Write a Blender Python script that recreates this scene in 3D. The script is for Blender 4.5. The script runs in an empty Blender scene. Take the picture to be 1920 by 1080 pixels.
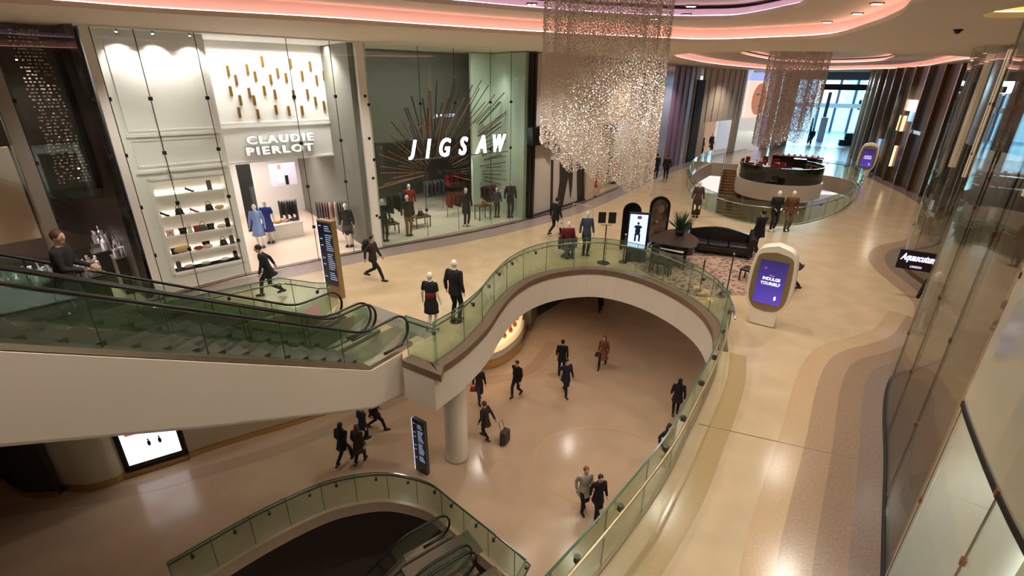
import bpy, bmesh, math, random
import numpy as np
from mathutils import Vector, Matrix

random.seed(7)
SC = bpy.context.scene
COL = SC.collection

# ------------------------------------------------------------------ camera, exposure, world
PITCH, ROLL, FPX, CAMZ = math.radians(23.0), math.radians(0.7), 918.0, 6.5
_fw = Vector((0, math.cos(PITCH), -math.sin(PITCH)))
_up0 = Vector((0, math.sin(PITCH), math.cos(PITCH)))
_rt0 = Vector((1, 0, 0))
_rt = _rt0 * math.cos(ROLL) + _up0 * math.sin(ROLL)
_up = -_rt0 * math.sin(ROLL) + _up0 * math.cos(ROLL)
CAM = Vector((0, 0, CAMZ))
cd = bpy.data.cameras.new('camera')
cam = bpy.data.objects.new('camera', cd)
COL.objects.link(cam)
m = Matrix((_rt, _up, -_fw)).transposed().to_4x4()
m.translation = CAM
cam.matrix_world = m
cd.sensor_width = 36
cd.lens = FPX / 1920 * 36
cd.clip_end = 400
SC.camera = cam
SC.view_settings.view_transform = 'Standard'
SC.view_settings.look = 'None'
SC.view_settings.exposure = 0.0
SC.view_settings.gamma = 1.0
SC.view_settings.use_curve_mapping = False

w = bpy.data.worlds.new('world')
SC.world = w
w.use_nodes = True
w.node_tree.nodes['Background'].inputs[0].default_value = (1.0, 0.94, 0.87, 1)
w.node_tree.nodes['Background'].inputs[1].default_value = 1.0


def lamp(kind, loc, energy, color, size=0.3, target=None, spot=None, blend=0.6, shape=None, sy=None):
    l = bpy.data.lights.new(kind.lower() + '_light', kind)
    l.energy = energy
    l.color = color
    if kind == 'AREA':
        l.size = size
        if sy:
            l.shape = 'RECTANGLE'
            l.size_y = sy
        l.spread = math.radians(150)
    else:
        l.shadow_soft_size = size
    if kind == 'SPOT':
        l.spot_size = math.radians(spot or 120)
        l.spot_blend = blend
    o = bpy.data.objects.new(kind.lower() + '_light', l)
    COL.objects.link(o)
    o.location = loc
    if target is not None:
        o.rotation_euler = (Vector(target) - Vector(loc)).to_track_quat('-Z', 'Y').to_euler()
    return o


WARM = (1.0, 0.91, 0.80)
NEUT = (1.0, 0.93, 0.84)
# the mall's own ceiling downlights over the gallery
CEIL_SPOTS = [(-9, 13, 7.6), (-4.5, 16.5, 7.6), (0, 20.5, 7.6), (4, 24.5, 7.6), (8, 31, 7.6),
              (8.5, 20.5, 7.6), (10.5, 15, 7.6), (8.5, 10.5, 7.6), (6.2, 6.6, 7.6),
              (-5.5, 7.5, 7.98), (-1, 9.5, 7.98), (3, 9.8, 7.98), (1.5, 14, 7.98), (5.6, 13.5, 7.98), (-3, 12.5, 7.98),
              (12.5, 22, 7.6), (16, 21, 7.6), (20, 28, 7.6), (13, 38, 7.6), (20, 46, 7.6), (25.5, 36, 7.6), (2.5, 4.5, 7.98), (-3, 4.0, 7.98)]
for p in CEIL_SPOTS:
    lamp('SPOT', p, 360 if p[1] < 7 and p[0] > 0 else 560 if p[1] < 22 else 950, WARM, 0.18, (p[0], p[1], -10), 125, 0.7)
# unseen spots added at slab level to light the lower floor
for p in [(-8, 13.8), (-4.5, 15.5), (-1.5, 18.5), (3, 20), (7, 18.0), (7.6, 13.5), (6.2, 9.0), (2.5, 13.5)]:
    lamp('SPOT', (p[0], p[1], -1.2), 150, WARM, 0.15, (p[0], p[1], -10), 130, 0.7)
# daylight through the far entrance
lamp('AREA', (41.3, 72.5, 8.3), 8500, (0.50, 0.80, 1.0), 9, (36, 60, 0), sy=6)


# ------------------------------------------------------------------ helpers
def ray(x, y):
    return _fw + _rt * ((x - 960) / FPX) - _up * ((y - 540) / FPX)


def U(x, y, z=0.0):
    """point of the horizontal plane z seen at pixel x, y"""
    v = ray(x, y)
    return CAM + v * ((z - CAMZ) / v.z)


def P2(x, y, z=0.0):
    p = U(x, y, z)
    return (p.x, p.y)


def UP(x, y, p0, n):
    """point of the vertical plane through p0 with plan normal n seen at pixel x, y"""
    v = ray(x, y)
    t = ((p0[0] - CAM.x) * n[0] + (p0[1] - CAM.y) * n[1]) / (v.x * n[0] + v.y * n[1])
    return CAM + v * t


def px(p):
    d = Vector(p) - CAM
    k = d.dot(_fw)
    return 960 + FPX * d.dot(_rt) / k, 540 - FPX * d.dot(_up) / k


def lin(c):
    return tuple(((v / 255.0) / 12.92 if v / 255.0 <= 0.04045 else ((v / 255.0 + 0.055) / 1.055) ** 2.4) for v in c)


_M = {}


def mat(name, c, rough=0.5, metal=0.0, emit=None, es=1.0, noise=0.0, nscale=8.0, c2=None, spec=0.5, bump=0.0, coat=0.0):
    if name in _M:
        return _M[name]
    M = bpy.data.materials.new(name)
    M.use_nodes = True
    nt = M.node_tree
    b = nt.nodes['Principled BSDF']
    col = lin(c) + (1,)
    b.inputs['Base Color'].default_value = col
    b.inputs['Roughness'].default_value = rough
    b.inputs['Metallic'].default_value = metal
    b.inputs['Specular IOR Level'].default_value = spec
    if coat:
        b.inputs['Coat Weight'].default_value = coat
        b.inputs['Coat Roughness'].default_value = 0.08
    if emit:
        b.inputs['Emission Color'].default_value = lin(emit) + (1,)
        b.inputs['Emission Strength'].default_value = es
    if noise > 0 or bump > 0 or c2:
        tc = nt.nodes.new('ShaderNodeTexCoord')
        n = nt.nodes.new('ShaderNodeTexNoise')
        n.inputs['Scale'].default_value = nscale
        n.inputs['Detail'].default_value = 4
        nt.links.new(tc.outputs['Object'], n.inputs['Vector'])
        if noise > 0 or c2:
            r = nt.nodes.new('ShaderNodeValToRGB')
            a = tuple(max(0, v * (1 - noise)) for v in col[:3]) + (1,)
            d = tuple(min(1, v * (1 + noise)) for v in col[:3]) + (1,)
            if c2:
                a, d = col, lin(c2) + (1,)
            r.color_ramp.elements[0].color = a
            r.color_ramp.elements[1].color = d
            r.color_ramp.elements[0].position = 0.38
            r.color_ramp.elements[1].position = 0.62
            nt.links.new(n.outputs['Fac'], r.inputs[0])
            nt.links.new(r.outputs[0], b.inputs['Base Color'])
        if bump > 0:
            bp = nt.nodes.new('ShaderNodeBump')
            bp.inputs['Strength'].default_value = bump
            bp.inputs['Distance'].default_value = 0.02
            nt.links.new(n.outputs['Fac'], bp.inputs['Height'])
            nt.links.new(bp.outputs[0], b.inputs['Normal'])
    _M[name] = M
    return M


def glass(name, tint, refl=0.09, rough=0.0, opac=0.0, oc=(120, 140, 120), graze=0.7):
    """thin sheet glass: tinted see-through plus mirror reflection that grows at grazing angles"""
    if name in _M:
        return _M[name]
    M = bpy.data.materials.new(name)
    M.use_nodes = True
    nt = M.node_tree
    nt.nodes.clear()
    out = nt.nodes.new('ShaderNodeOutputMaterial')
    tr = nt.nodes.new('ShaderNodeBsdfTransparent')
    tr.inputs[0].default_value = lin(tint) + (1,)
    gl = nt.nodes.new('ShaderNodeBsdfGlossy')
    gl.inputs['Roughness'].default_value = rough
    gl.inputs[0].default_value = (0.9, 0.95, 0.92, 1)
    lw = nt.nodes.new('ShaderNodeLayerWeight')
    lw.inputs['Blend'].default_value = 0.5
    pw = nt.nodes.new('ShaderNodeMath')
    pw.operation = 'POWER'
    pw.inputs[1].default_value = 3.5
    nt.links.new(lw.outputs['Facing'], pw.inputs[0])
    ma = nt.nodes.new('ShaderNodeMath')
    ma.operation = 'MULTIPLY_ADD'
    ma.inputs[1].default_value = graze
    ma.inputs[2].default_value = refl
    nt.links.new(pw.outputs[0], ma.inputs[0])
    mx = nt.nodes.new('ShaderNodeMixShader')
    nt.links.new(ma.outputs[0], mx.inputs[0])
    src = tr
    if opac > 0:
        df = nt.nodes.new('ShaderNodeBsdfDiffuse')
        df.inputs[0].default_value = lin(oc) + (1,)
        m2 = nt.nodes.new('ShaderNodeMixShader')
        m2.inputs[0].default_value = opac
        nt.links.new(tr.outputs[0], m2.inputs[1])
        nt.links.new(df.outputs[0], m2.inputs[2])
        src = m2
    nt.links.new(src.outputs[0], mx.inputs[1])
    nt.links.new(gl.outputs[0], mx.inputs[2])
    nt.links.new(mx.outputs[0], out.inputs[0])
    _M[name] = M
    return M


def tag(o, label=None, cat=None, group=None, kind=None):
    if label:
        o['label'] = label
    if cat:
        o['category'] = cat
    if group:
        o['group'] = group
    if kind:
        o['kind'] = kind
    return o


def empty(name, loc=(0, 0, 0), rz=0.0, label=None, cat=None, group=None):
    o = bpy.data.objects.new(name, None)
    COL.objects.link(o)
    o.location = loc
    o.rotation_euler = (0, 0, rz)
    o.empty_display_size = 0.1
    return tag(o, label, cat, group)


def clone(root, loc, rz=None, label=None, group=None, scale=None):
    def rec(o, par):
        c = o.copy()
        COL.objects.link(c)
        c.parent = par
        for ch in list(o.children):
            rec(ch, c)
        return c
    c = rec(root, None)
    c.location = loc
    if rz is not None:
        c.rotation_euler = (0, 0, rz)
    if label:
        c['label'] = label
    if group:
        c['group'] = group
    if scale:
        c.scale = scale
    return c


class MB:
    """mesh builder: collect shapes, then link them as ONE object"""

    def __init__(s):
        s.v = []
        s.f = []

    def add(s, vs, fs):
        k = len(s.v)
        s.v += [tuple(v) for v in vs]
        s.f += [tuple(i + k for i in f) for f in fs]
        return s

    def box(s, c, d, rz=0.0, rx=0.0):
        M = Matrix.Translation(Vector(c)) @ Matrix.Rotation(rz, 4, 'Z') @ Matrix.Rotation(rx, 4, 'X')
        vs = [M @ Vector((x * d[0] / 2, y * d[1] / 2, z * d[2] / 2)) for z in (-1, 1) for x, y in ((-1, -1), (1, -1), (1, 1), (-1, 1))]
        return s.add(vs, [(3, 2, 1, 0), (4, 5, 6, 7), (0, 1, 5, 4), (1, 2, 6, 5), (2, 3, 7, 6), (3, 0, 4, 7)])

    def hexa(s, a, b):
        """a, b: two 4-rings of points"""
        return s.add(list(a) + list(b), [(3, 2, 1, 0), (4, 5, 6, 7), (0, 1, 5, 4), (1, 2, 6, 5), (2, 3, 7, 6), (3, 0, 4, 7)])

    def seg(s, p, q, t, z0, z1):
        """upright slab between plan points p and q, thickness t"""
        p, q = Vector(p[:2]), Vector(q[:2])
        n = (q - p).normalized()
        n = Vector((-n.y, n.x)) * t / 2
        r = [p - n, q - n, q + n, p + n]
        return s.hexa([(a.x, a.y, z0) for a in r], [(a.x, a.y, z1) for a in r])

    def wall(s, pts, t, z0, z1, closed=False):
        """upright band of thickness t along a plan polyline (mitred)"""
        P = [Vector(p[:2]) for p in pts]
        n = len(P)
        ring = []
        for i in range(n):
            a = P[i] - P[i - 1] if (i > 0 or closed) else P[i + 1] - P[i]
            b = P[(i + 1) % n] - P[i] if (i < n - 1 or closed) else a
            a, b = a.normalized(), b.normalized()
            d = (a + b)
            d = d.normalized() if d.length > 1e-6 else a
            nn = Vector((-d.y, d.x))
            c = max(0.35, nn.dot(Vector((-a.y, a.x))))
            ring.append((P[i] - nn * t / 2 / c, P[i] + nn * t / 2 / c))
        vs = []
        zz = z0 if isinstance(z0, (list, tuple)) else [z0] * n
        zt = z1 if isinstance(z1, (list, tuple)) else [z1] * n
        for i, (a, b) in enumerate(ring):
            vs += [(a.x, a.y, zz[i]), (b.x, b.y, zz[i]), (b.x, b.y, zt[i]), (a.x, a.y, zt[i])]
        fs = []
        m_ = n if closed else n - 1
        for i in range(m_):
            j = (i + 1) % n
            for k in range(4):
                fs.append((i * 4 + k, i * 4 + (k + 1) % 4, j * 4 + (k + 1) % 4, j * 4 + k))
        if not closed:
            fs += [(3, 2, 1, 0), ((n - 1) * 4, (n - 1) * 4 + 1, (n - 1) * 4 + 2, (n - 1) * 4 + 3)]
        return s.add(vs, fs)

    def tube(s, pts, r, n=8, closed=False, flat=1.0):
        P = [Vector(p) for p in pts]
        N = len(P)
        R = r if isinstance(r, (list, tuple)) else [r] * N
        vs = []
        last = None
        for i in range(N):
            if closed:
                t = P[(i + 1) % N] - P[i - 1]
            else:
                t = P[min(i + 1, N - 1)] - P[max(i - 1, 0)]
            t.normalize()
            u = last - t * last.dot(t) if last is not None else None
            if u is None or u.length < 1e-4:
                ref = Vector((0, 0, 1)) if abs(t.z) < 0.95 else Vector((1, 0, 0))
                u = t.cross(ref)
            u.normalize()
            last = u
            v = t.cross(u)
            for k in range(n):
                a = 2 * math.pi * k / n
                vs.append(P[i] + u * math.cos(a) * R[i] + v * math.sin(a) * R[i] * flat)
        fs = []
        for i in range(N if closed else N - 1):
            j = (i + 1) % N
            for k in range(n):
                fs.append((i * n + k, i * n + (k + 1) % n, j * n + (k + 1) % n, j * n + k))
        if not closed:
            fs += [tuple(range(n))[::-1], tuple(range((N - 1) * n, N * n))]
        return s.add(vs, fs)

    def prism(s, poly, z0, z1):
        n = len(poly)
        vs = [(p[0], p[1], z0) for p in poly] + [(p[0], p[1], z1) for p in poly]
        fs = [tuple(range(n))[::-1], tuple(range(n, 2 * n))]
        fs += [(i, (i + 1) % n, n + (i + 1) % n, n + i) for i in range(n)]
        return s.add(vs, fs)

    def plate(s, poly, M, t):
        """a flat outline (x, y) of thickness t set by matrix M"""
        n = len(poly)
        vs = [M @ Vector((p[0], p[1], 0)) for p in poly] + [M @ Vector((p[0], p[1], t)) for p in poly]
        fs = [tuple(range(n))[::-1], tuple(range(n, 2 * n))]
        fs += [(i, (i + 1) % n, n + (i + 1) % n, n + i) for i in range(n)]
        return s.add(vs, fs)

    def lathe(s, prof, c=(0, 0, 0), n=20, sx=1.0, sy=1.0):
        vs = []
        for r, z in prof:
            for k in range(n):
                a = 2 * math.pi * k / n
                vs.append((c[0] + r * math.cos(a) * sx, c[1] + r * math.sin(a) * sy, c[2] + z))
        m_ = len(prof)
        fs = [(i * n + k, i * n + (k + 1) % n, (i + 1) * n + (k + 1) % n, (i + 1) * n + k) for i in range(m_ - 1) for k in range(n)]
        fs += [tuple(range(n))[::-1], tuple(range((m_ - 1) * n, m_ * n))]
        return s.add(vs, fs)

    def ball(s, c, r, n=10, m_=7, M=None):
        rr = r if isinstance(r, (list, tuple)) else (r, r, r)
        vs = []
        for i in range(1, m_):
            th = math.pi * i / m_
            for k in range(n):
                a = 2 * math.pi * k / n
                vs.append(Vector((rr[0] * math.sin(th) * math.cos(a), rr[1] * math.sin(th) * math.sin(a), -rr[2] * math.cos(th))))
        vs += [Vector((0, 0, -rr[2])), Vector((0, 0, rr[2]))]
        if M is not None:
            vs = [M @ v for v in vs]
        vs = [v + Vector(c) for v in vs]
        b = (m_ - 1) * n
        fs = [(i * n + k, i * n + (k + 1) % n, (i + 1) * n + (k + 1) % n, (i + 1) * n + k) for i in range(m_ - 2) for k in range(n)]
        fs += [(b, (k + 1) % n, k) for k in range(n)]
        fs += [(b + 1, (m_ - 2) * n + k, (m_ - 2) * n + (k + 1) % n) for k in range(n)]
        return s.add(vs, fs)

    def loft(s, rings):
        n = len(rings[0])
        vs = [p for r in rings for p in r]
        m_ = len(rings)
        fs = [(i * n + k, i * n + (k + 1) % n, (i + 1) * n + (k + 1) % n, (i + 1) * n + k) for i in range(m_ - 1) for k in range(n)]
        fs += [tuple(range(n))[::-1], tuple(range((m_ - 1) * n, m_ * n))]
        return s.add(vs, fs)

    def mesh(s, name='mesh'):
        me = bpy.data.meshes.new(name)
        me.from_pydata([tuple(v) for v in s.v], [], s.f)
        bm = bmesh.new()
        bm.from_mesh(me)
        bmesh.ops.recalc_face_normals(bm, faces=bm.faces)
        bm.to_mesh(me)
        bm.free()
        me.update()
        return me

    def build(s, name, M, parent=None, smooth=False, o=None, bevel=0.0, voxel=0.0, sm_iter=2):
        """o: world point taken as the origin (for a child: the parent's location)"""
        if parent is not None and o is None and parent.get('_w'):
            o = parent['_w']
        if o is not None:
            s.v = [(v[0] - o[0], v[1] - o[1], v[2] - o[2]) for v in s.v]
        me = s.mesh(name)
        ob = bpy.data.objects.new(name, me)
        if parent is not None and parent.get('_w'):
            ob['_w'] = tuple(o)
        COL.objects.link(ob)
        if parent is not None:
            ob.parent = parent
        elif o is not None:
            ob.location = o
        if voxel:
            rm = ob.modifiers.new('remesh', 'REMESH')
            rm.mode = 'VOXEL'
            rm.voxel_size = voxel
            if sm_iter:
                sm = ob.modifiers.new('smooth', 'SMOOTH')
                sm.iterations = sm_iter
                sm.factor = 0.5
            dg = bpy.context.evaluated_depsgraph_get()
            nm = bpy.data.meshes.new_from_object(ob.evaluated_get(dg))
            ob.modifiers.clear()
            ob.data = nm
            nm.materials.clear()
            me = nm
        if bevel:
            bv = ob.modifiers.new('bevel', 'BEVEL')
            bv.width = bevel
            bv.segments = 2
            bv.limit_method = 'ANGLE'
        me.materials.append(M)
        if smooth:
            me.polygons.foreach_set('use_smooth', [True] * len(me.polygons))
            me.update()
        return ob


def smoothpoly(pts, n=6, closed=False):
    """Catmull-Rom through plan points"""
    P = [Vector(p) for p in pts]
    N = len(P)
    out = []
    for i in range(N if closed else N - 1):
        p0 = P[(i - 1) % N] if (i > 0 or closed) else P[0] * 2 - P[1]
        p1, p2 = P[i], P[(i + 1) % N]
        p3 = P[(i + 2) % N] if (i + 2 < N or closed) else P[-1] * 2 - P[-2]
        for k in range(n):
            t = k / n
            out.append(0.5 * ((2 * p1) + (-p0 + p2) * t + (2 * p0 - 5 * p1 + 4 * p2 - p3) * t * t + (-p0 + 3 * p1 - 3 * p2 + p3) * t ** 3))
    if not closed:
        out.append(P[-1].copy())
    return [tuple(p) for p in out]


def offset(pts, d):
    P = [Vector(p[:2]) for p in pts]
    out = []
    for i in range(len(P)):
        t = P[min(i + 1, len(P) - 1)] - P[max(i - 1, 0)]
        t.normalize()
        out.append((P[i].x - t.y * d, P[i].y + t.x * d))
    return out


def slab(name, outer, holes, z0, z1, M, kind='structure'):
    """horizontal slab with holes"""
    bm = bmesh.new()
    rings = []
    for loop in [outer] + holes:
        vs = [bm.verts.new((p[0], p[1], z1)) for p in loop]
        es = [bm.edges.new((vs[i], vs[(i + 1) % len(vs)])) for i in range(len(vs))]
        rings.append(es)
    bmesh.ops.triangle_fill(bm, use_beauty=True, use_dissolve=False, edges=[e for r in rings for e in r])
    top = list(bm.faces)
    ret = bmesh.ops.extrude_face_region(bm, geom=top)
    for g in ret['geom']:
        if isinstance(g, bmesh.types.BMVert):
            g.co.z = z0
    bmesh.ops.recalc_face_normals(bm, faces=bm.faces)
    me = bpy.data.meshes.new(name)
    bm.to_mesh(me)
    bm.free()
    ob = bpy.data.objects.new(name, me)
    COL.objects.link(ob)
    me.materials.append(M)
    if kind:
        ob['kind'] = kind
    return ob


def text(s, size, M, parent=None, name='lettering', extrude=0.02, bold=0.0, shear=0.0, space=1.0, matrix=None, width=None, lines=1.0, height=None):
    cu = bpy.data.curves.new('t', 'FONT')
    cu.body = s
    cu.size = size
    cu.extrude = extrude
    cu.offset = bold
    cu.shear = shear
    cu.space_character = space
    cu.space_line = lines
    cu.align_x = 'CENTER'
    cu.align_y = 'CENTER'
    cu.resolution_u = 3
    t = bpy.data.objects.new('t', cu)
    COL.objects.link(t)
    dg = bpy.context.evaluated_depsgraph_get()
    me = bpy.data.meshes.new_from_object(t.evaluated_get(dg))
    bpy.data.objects.remove(t)
    me.name = name
    me.materials.clear()
    me.materials.append(M)
    xs = [v.co.x for v in me.vertices]
    ys = [v.co.y for v in me.vertices]
    kx = width / (max(xs) - min(xs)) if width else 1
    ky = height / (max(ys) - min(ys)) if height else kx
    me.transform(Matrix.Diagonal((kx, ky, 1, 1)) @ Matrix.Translation((-(max(xs) + min(xs)) / 2, -(max(ys) + min(ys)) / 2, 0)))
    ob = bpy.data.objects.new(name, me)
    COL.objects.link(ob)
    if parent is not None:
        ob.parent = parent
    if matrix is not None:
        ob.matrix_local = matrix
    return ob


def basis(o, xdir, zdir=None, up=(0, 0, 1)):
    """matrix whose x runs along xdir, y along up, z out of the face"""
    x = Vector(xdir).normalized()
    y = Vector(up).normalized()
    z = x.cross(y).normalized()
    y = z.cross(x)
    return Matrix(((x.x, y.x, z.x, o[0]), (x.y, y.y, z.y, o[1]), (x.z, y.z, z.z, o[2]), (0, 0, 0, 1)))


# ------------------------------------------------------------------ materials
CREAM = mat('cream_terrazzo', (194, 171, 138), 0.16, noise=0.05, nscale=1.2, spec=0.5)
BANDB = mat('brown_terrazzo', (160, 134, 108), 0.2, noise=0.1, nscale=30)
BANDG = mat('grey_terrazzo', (128, 112, 102), 0.2, noise=0.15, nscale=40)
BANDP = mat('grey_stone_band', (150, 136, 130), 0.18, noise=0.05)
LOWFL = mat('lower_stone', (182, 156, 130), 0.2, noise=0.04, nscale=1.0)
WHITEP = mat('white_plaster', (226, 214, 196), 0.6)
COPE = mat('bronze_coping', (130, 108, 90), 0.35, metal=0.3)
CEILM = mat('ceiling_paint', (232, 220, 204), 0.7)
RISER = mat('cove_paint', (236, 214, 206), 0.7)
PINKS = mat('cove_led', (255, 210, 200), 0.5, emit=(255, 196, 186), es=6.0)
PURPS = mat('cove_led_violet', (220, 170, 255), 0.5, emit=(226, 196, 240), es=4.0)
WHITE = mat('shop_white', (240, 238, 234), 0.45)
WHITEG = mat('white_gloss', (235, 233, 228), 0.2)
BLACK = mat('black_satin', (14, 12, 12), 0.3)
BLACKM = mat('black_matt', (20, 18, 18), 0.7)
DARK = mat('dark_wall', (34, 28, 26), 0.35)
STEEL = mat('steel', (190, 186, 178), 0.25, metal=1.0)
STEELD = mat('dark_steel', (90, 86, 80), 0.3, metal=0.9)
BRONZE = mat('bronze', (150, 110, 75), 0.3, metal=0.9)
GOLD = mat('gold_metal', (150, 112, 52), 0.4, metal=0.6)
RUBBER = mat('black_rubber', (18, 17, 16), 0.35)
GREENG = glass('green_glass', (230, 240, 232), 0.04, opac=0.05, oc=(150, 168, 140))
CLEARG = glass('clear_glass', (252, 254, 253), 0.02)
GREYG = glass('shop_glass', (248, 250, 249), 0.04)
DARKG = glass('dark_glass', (150, 146, 142), 0.16)
GEDGE = mat('glass_edge', (60, 100, 84), 0.15, spec=0.8)
LED = mat('white_led', (255, 255, 255), 0.5, emit=(255, 246, 232), es=5.0)

# ------------------------------------------------------------------ plan lines
FAC = [(-17.5, 6.1), (-14.0, 10.5), (-11.15, 14.1), (-10.43, 14.99), (-9.46, 16.13), (-7.62, 17.7), (-5.74, 19.19), (-2.46, 21.45),
       (0.63, 24.18), (3.78, 27.84), (8.69, 35.33), (10.6, 38.3), (16.35, 45.6), (24.8, 53.9), (31.0, 57.8)]
_S = [0.0]
for _a, _b in zip(FAC, FAC[1:]):
    _S.append(_S[-1] + math.dist(_a, _b))


def FP(s):
    s = max(0, min(_S[-1], s))
    for i in range(len(FAC) - 1):
        if s <= _S[i + 1]:
            k = (s - _S[i]) / (_S[i + 1] - _S[i])
            return Vector((FAC[i][0] + (FAC[i + 1][0] - FAC[i][0]) * k, FAC[i][1] + (FAC[i + 1][1] - FAC[i][1]) * k))
    return Vector(FAC[-1])


def fs(x, z=0.0):
    """arc length on the shop front line where its point at height z shows at pixel column x"""
    lo, hi = 0.0, _S[-1]
    for _ in range(40):
        mi = (lo + hi) / 2
        p = FP(mi)
        if px((p.x, p.y, z))[0] < x:
            lo = mi
        else:
            hi = mi
    return lo


def fpts(s0, s1):
    return [tuple(FP(s0))] + [FAC[i] for i in range(len(FAC)) if s0 + .02 < _S[i] < s1 - .02] + [tuple(FP(s1))]


H = 7.66     # height of the shop fronts
# void edge (outer face of the coping)
COP = [(-2.71, 10.57), (-1.86, 10.05), (-1.27, 10.98), (-0.72, 12.3), (-0.38, 13.6), (0.05, 14.9), (0.75, 16.05), (1.8, 16.85), (3.2, 17.15),
       (4.45, 16.45), (5.35, 15.15), (5.8, 13.7), (5.75, 12.4), (5.4, 11.3)]
cop_curve = [COP[0]] + smoothpoly(COP[1:], 4)
RIGHT = smoothpoly([(5.4, 11.3), (4.85, 10.1), (4.1, 8.85), (3.55, 8.0), (2.56, 6.5), (1.2, 4.85), (-0.3, 3.2), (-2.0, 1.4), (-3.2, -1.0)], 4)
LEFTEDGE = [(-16.0, -2.0), (-15.5, 5.0), (-12.6, 8.0), (-9.9, 10.45), (-6.75, 13.1), (-5.6, 12.75), (-5.25, 12.75)]
outer = cop_curve[:-1] + RIGHT + [(-3.2, -4), (34, -4), (75, 40), (75, 110), (-20, 110), (-45, 40), (-45, -4), (-16, -4)] + LEFTEDGE + [(-2.95, 11.5)]
DRUM = (19.6, 36.5)
V2 = smoothpoly([(17.4, 44.0), (14.6, 39.6), (12.3, 34.6), (11.1, 30.0), (10.7, 27.0), (11.4, 24.6), (12.9, 23.7), (14.9, 24.3), (17.8, 26.6), (20.9, 30.0), (23.2, 33.2),
                 (24.5, 35.6), (24.4, 37.6), (23.4, 38.9)], 4)
_nrim = len(V2)
V2 += [(DRUM[0] + 2.8 * math.cos(a), DRUM[1] + 2.8 * math.sin(a)) for a in np.linspace(math.radians(25), math.radians(-200), 22)]
V2 += [(17.9, 39.8), (19.5, 43.2)]
slab('floor', outer, [V2], -0.30, 0.0, CREAM)
slab('ceiling_lower', outer, [V2], -1.1, -0.31, WHITEP)
# fascia of the voids
fa = MB()
fa.wall(offset(cop_curve, 0.01), 0.06, -1.1, -0.04)
fa.wall(offset(RIGHT, 0.01), 0.06, -1.1, -0.04)
tag(fa.build('trim_1', WHITEP, smooth=False), kind='structure')
co = MB()
co.wall(offset(cop_curve, 0.13), 0.34, -0.16, 0.035)
tag(co.build('trim_2', COPE), kind='structure')
co = MB()
co.wall(offset(RIGHT, 0.03), 0.1, -0.12, 0.05)
tag(co.build('trim_3', mat('rail_shoe', (150, 128, 100), 0.35, metal=0.4)), kind='structure')
fa = MB()
fa.wall(V2, 0.08, -1.1, 0.03, closed=True)
tag(fa.build('trim_4', WHITEP), kind='structure')
# upper level floor the camera stands on, behind and beside the camera
slab('floor_upper', [(-3.4, -1.2), (34, -1.2), (34, -8), (-16, -8), (-16, -1.2)], [], 4.6, 5.0, WHITEP)

# lower floor with its own void
LV = smoothpoly([(-8.6, 8.6), (-7.2, 10.1), (-6.0, 11.1), (-5.1, 11.55), (-3.9, 11.75), (-2.6, 11.4), (-1.8, 10.75)], 4) + [(-0.5, 9.6), (0.35, 8.9), (-1.6, 5.2), (-4.5, 2.0), (-10, 2.5), (-11.5, 5.0)]
slab('floor_lower', [(-45, -10), (40, -10), (40, 60), (-45, 60)], [LV], -6.4, -6.0, LOWFL)
slab('floor_basement', [(-45, -10), (40, -10), (40, 60), (-45, 60)], [], -12.2, -12.0, mat('basement_floor', (110, 92, 78), 0.4))

# ------------------------------------------------------------------ floor bands
def band(pts, d0, d1, z, M, name='floor_band'):
    a, b = offset(pts, d0), offset(pts, d1)
    mb = MB()
    n = len(a)
    mb.add([(p[0], p[1], z) for p in a] + [(p[0], p[1], z) for p in b], [(i, i + 1, n + i + 1, n + i) for i in range(n - 1)])
    return tag(mb.build(name, M), kind='structure')


fline = smoothpoly([FAC[i] for i in range(1, 14)], 4)
band(fline, -1.15, -0.12, 0.004, BANDP)
band(fline, -0.12, 0.10, 0.06, mat('threshold_stone', (120, 108, 104), 0.25))
# right shop front base line (near bulge, far bulge, then the far dark fronts)
RN = smoothpoly([(3.2, 0.5), (4.1, 2.7), (5.0, 4.3), (5.75, 5.4), (7.0, 7.15), (7.95, 8.55), (8.75, 9.6), (9.35, 10.15), (10.2, 10.5), (11.5, 11.2), (13.0, 12.6)], 5)
RB = smoothpoly([(13.0, 12.6), (14.0, 14.0), (14.5, 15.6), (14.9, 17.2), (15.55, 18.5), (16.6, 19.6), (18.5, 20.6), (21.0, 22.6), (23.3, 25.6)], 5)
RF = smoothpoly([(23.3, 25.6), (25.0, 28.6), (26.3, 32.0), (27.4, 36.0), (29.2, 41.0), (31.5, 46.5), (34.5, 51.5), (37.5, 55.5)], 4)
band(RN, 0.02, 0.42, 0.004, BANDG)
band(RN, 0.42, 0.85, 0.004, mat('brown_terrazzo_dark', (140, 118, 98), 0.2, noise=0.1, nscale=30))
band(RN, 0.85, 1.3, 0.004, BANDB)
band(RN, 1.3, 1.75, 0.004, mat('tan_terrazzo', (186, 158, 122), 0.2, noise=0.06, nscale=30))
band(RB, 0.05, 0.55, 0.004, BANDG)
band(RB, 0.55, 1.1, 0.004, BANDB)
band(RF, 0.05, 0.9, 0.004, BANDG)
# band beside the balustrade on the right walkway
band(RIGHT, 0.35, 0.75, 0.004, mat('olive_terrazzo', (170, 146, 104), 0.2, noise=0.05, nscale=30))
j0, j1 = P2(1310, 795), P2(1500, 870)
tag(MB().seg(j0, (j1[0] + 1.2, j1[1] + .12), 0.018, 0.0, 0.005).build('floor_joint', mat('joint', (110, 90, 70), 0.6)), kind='structure')
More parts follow.
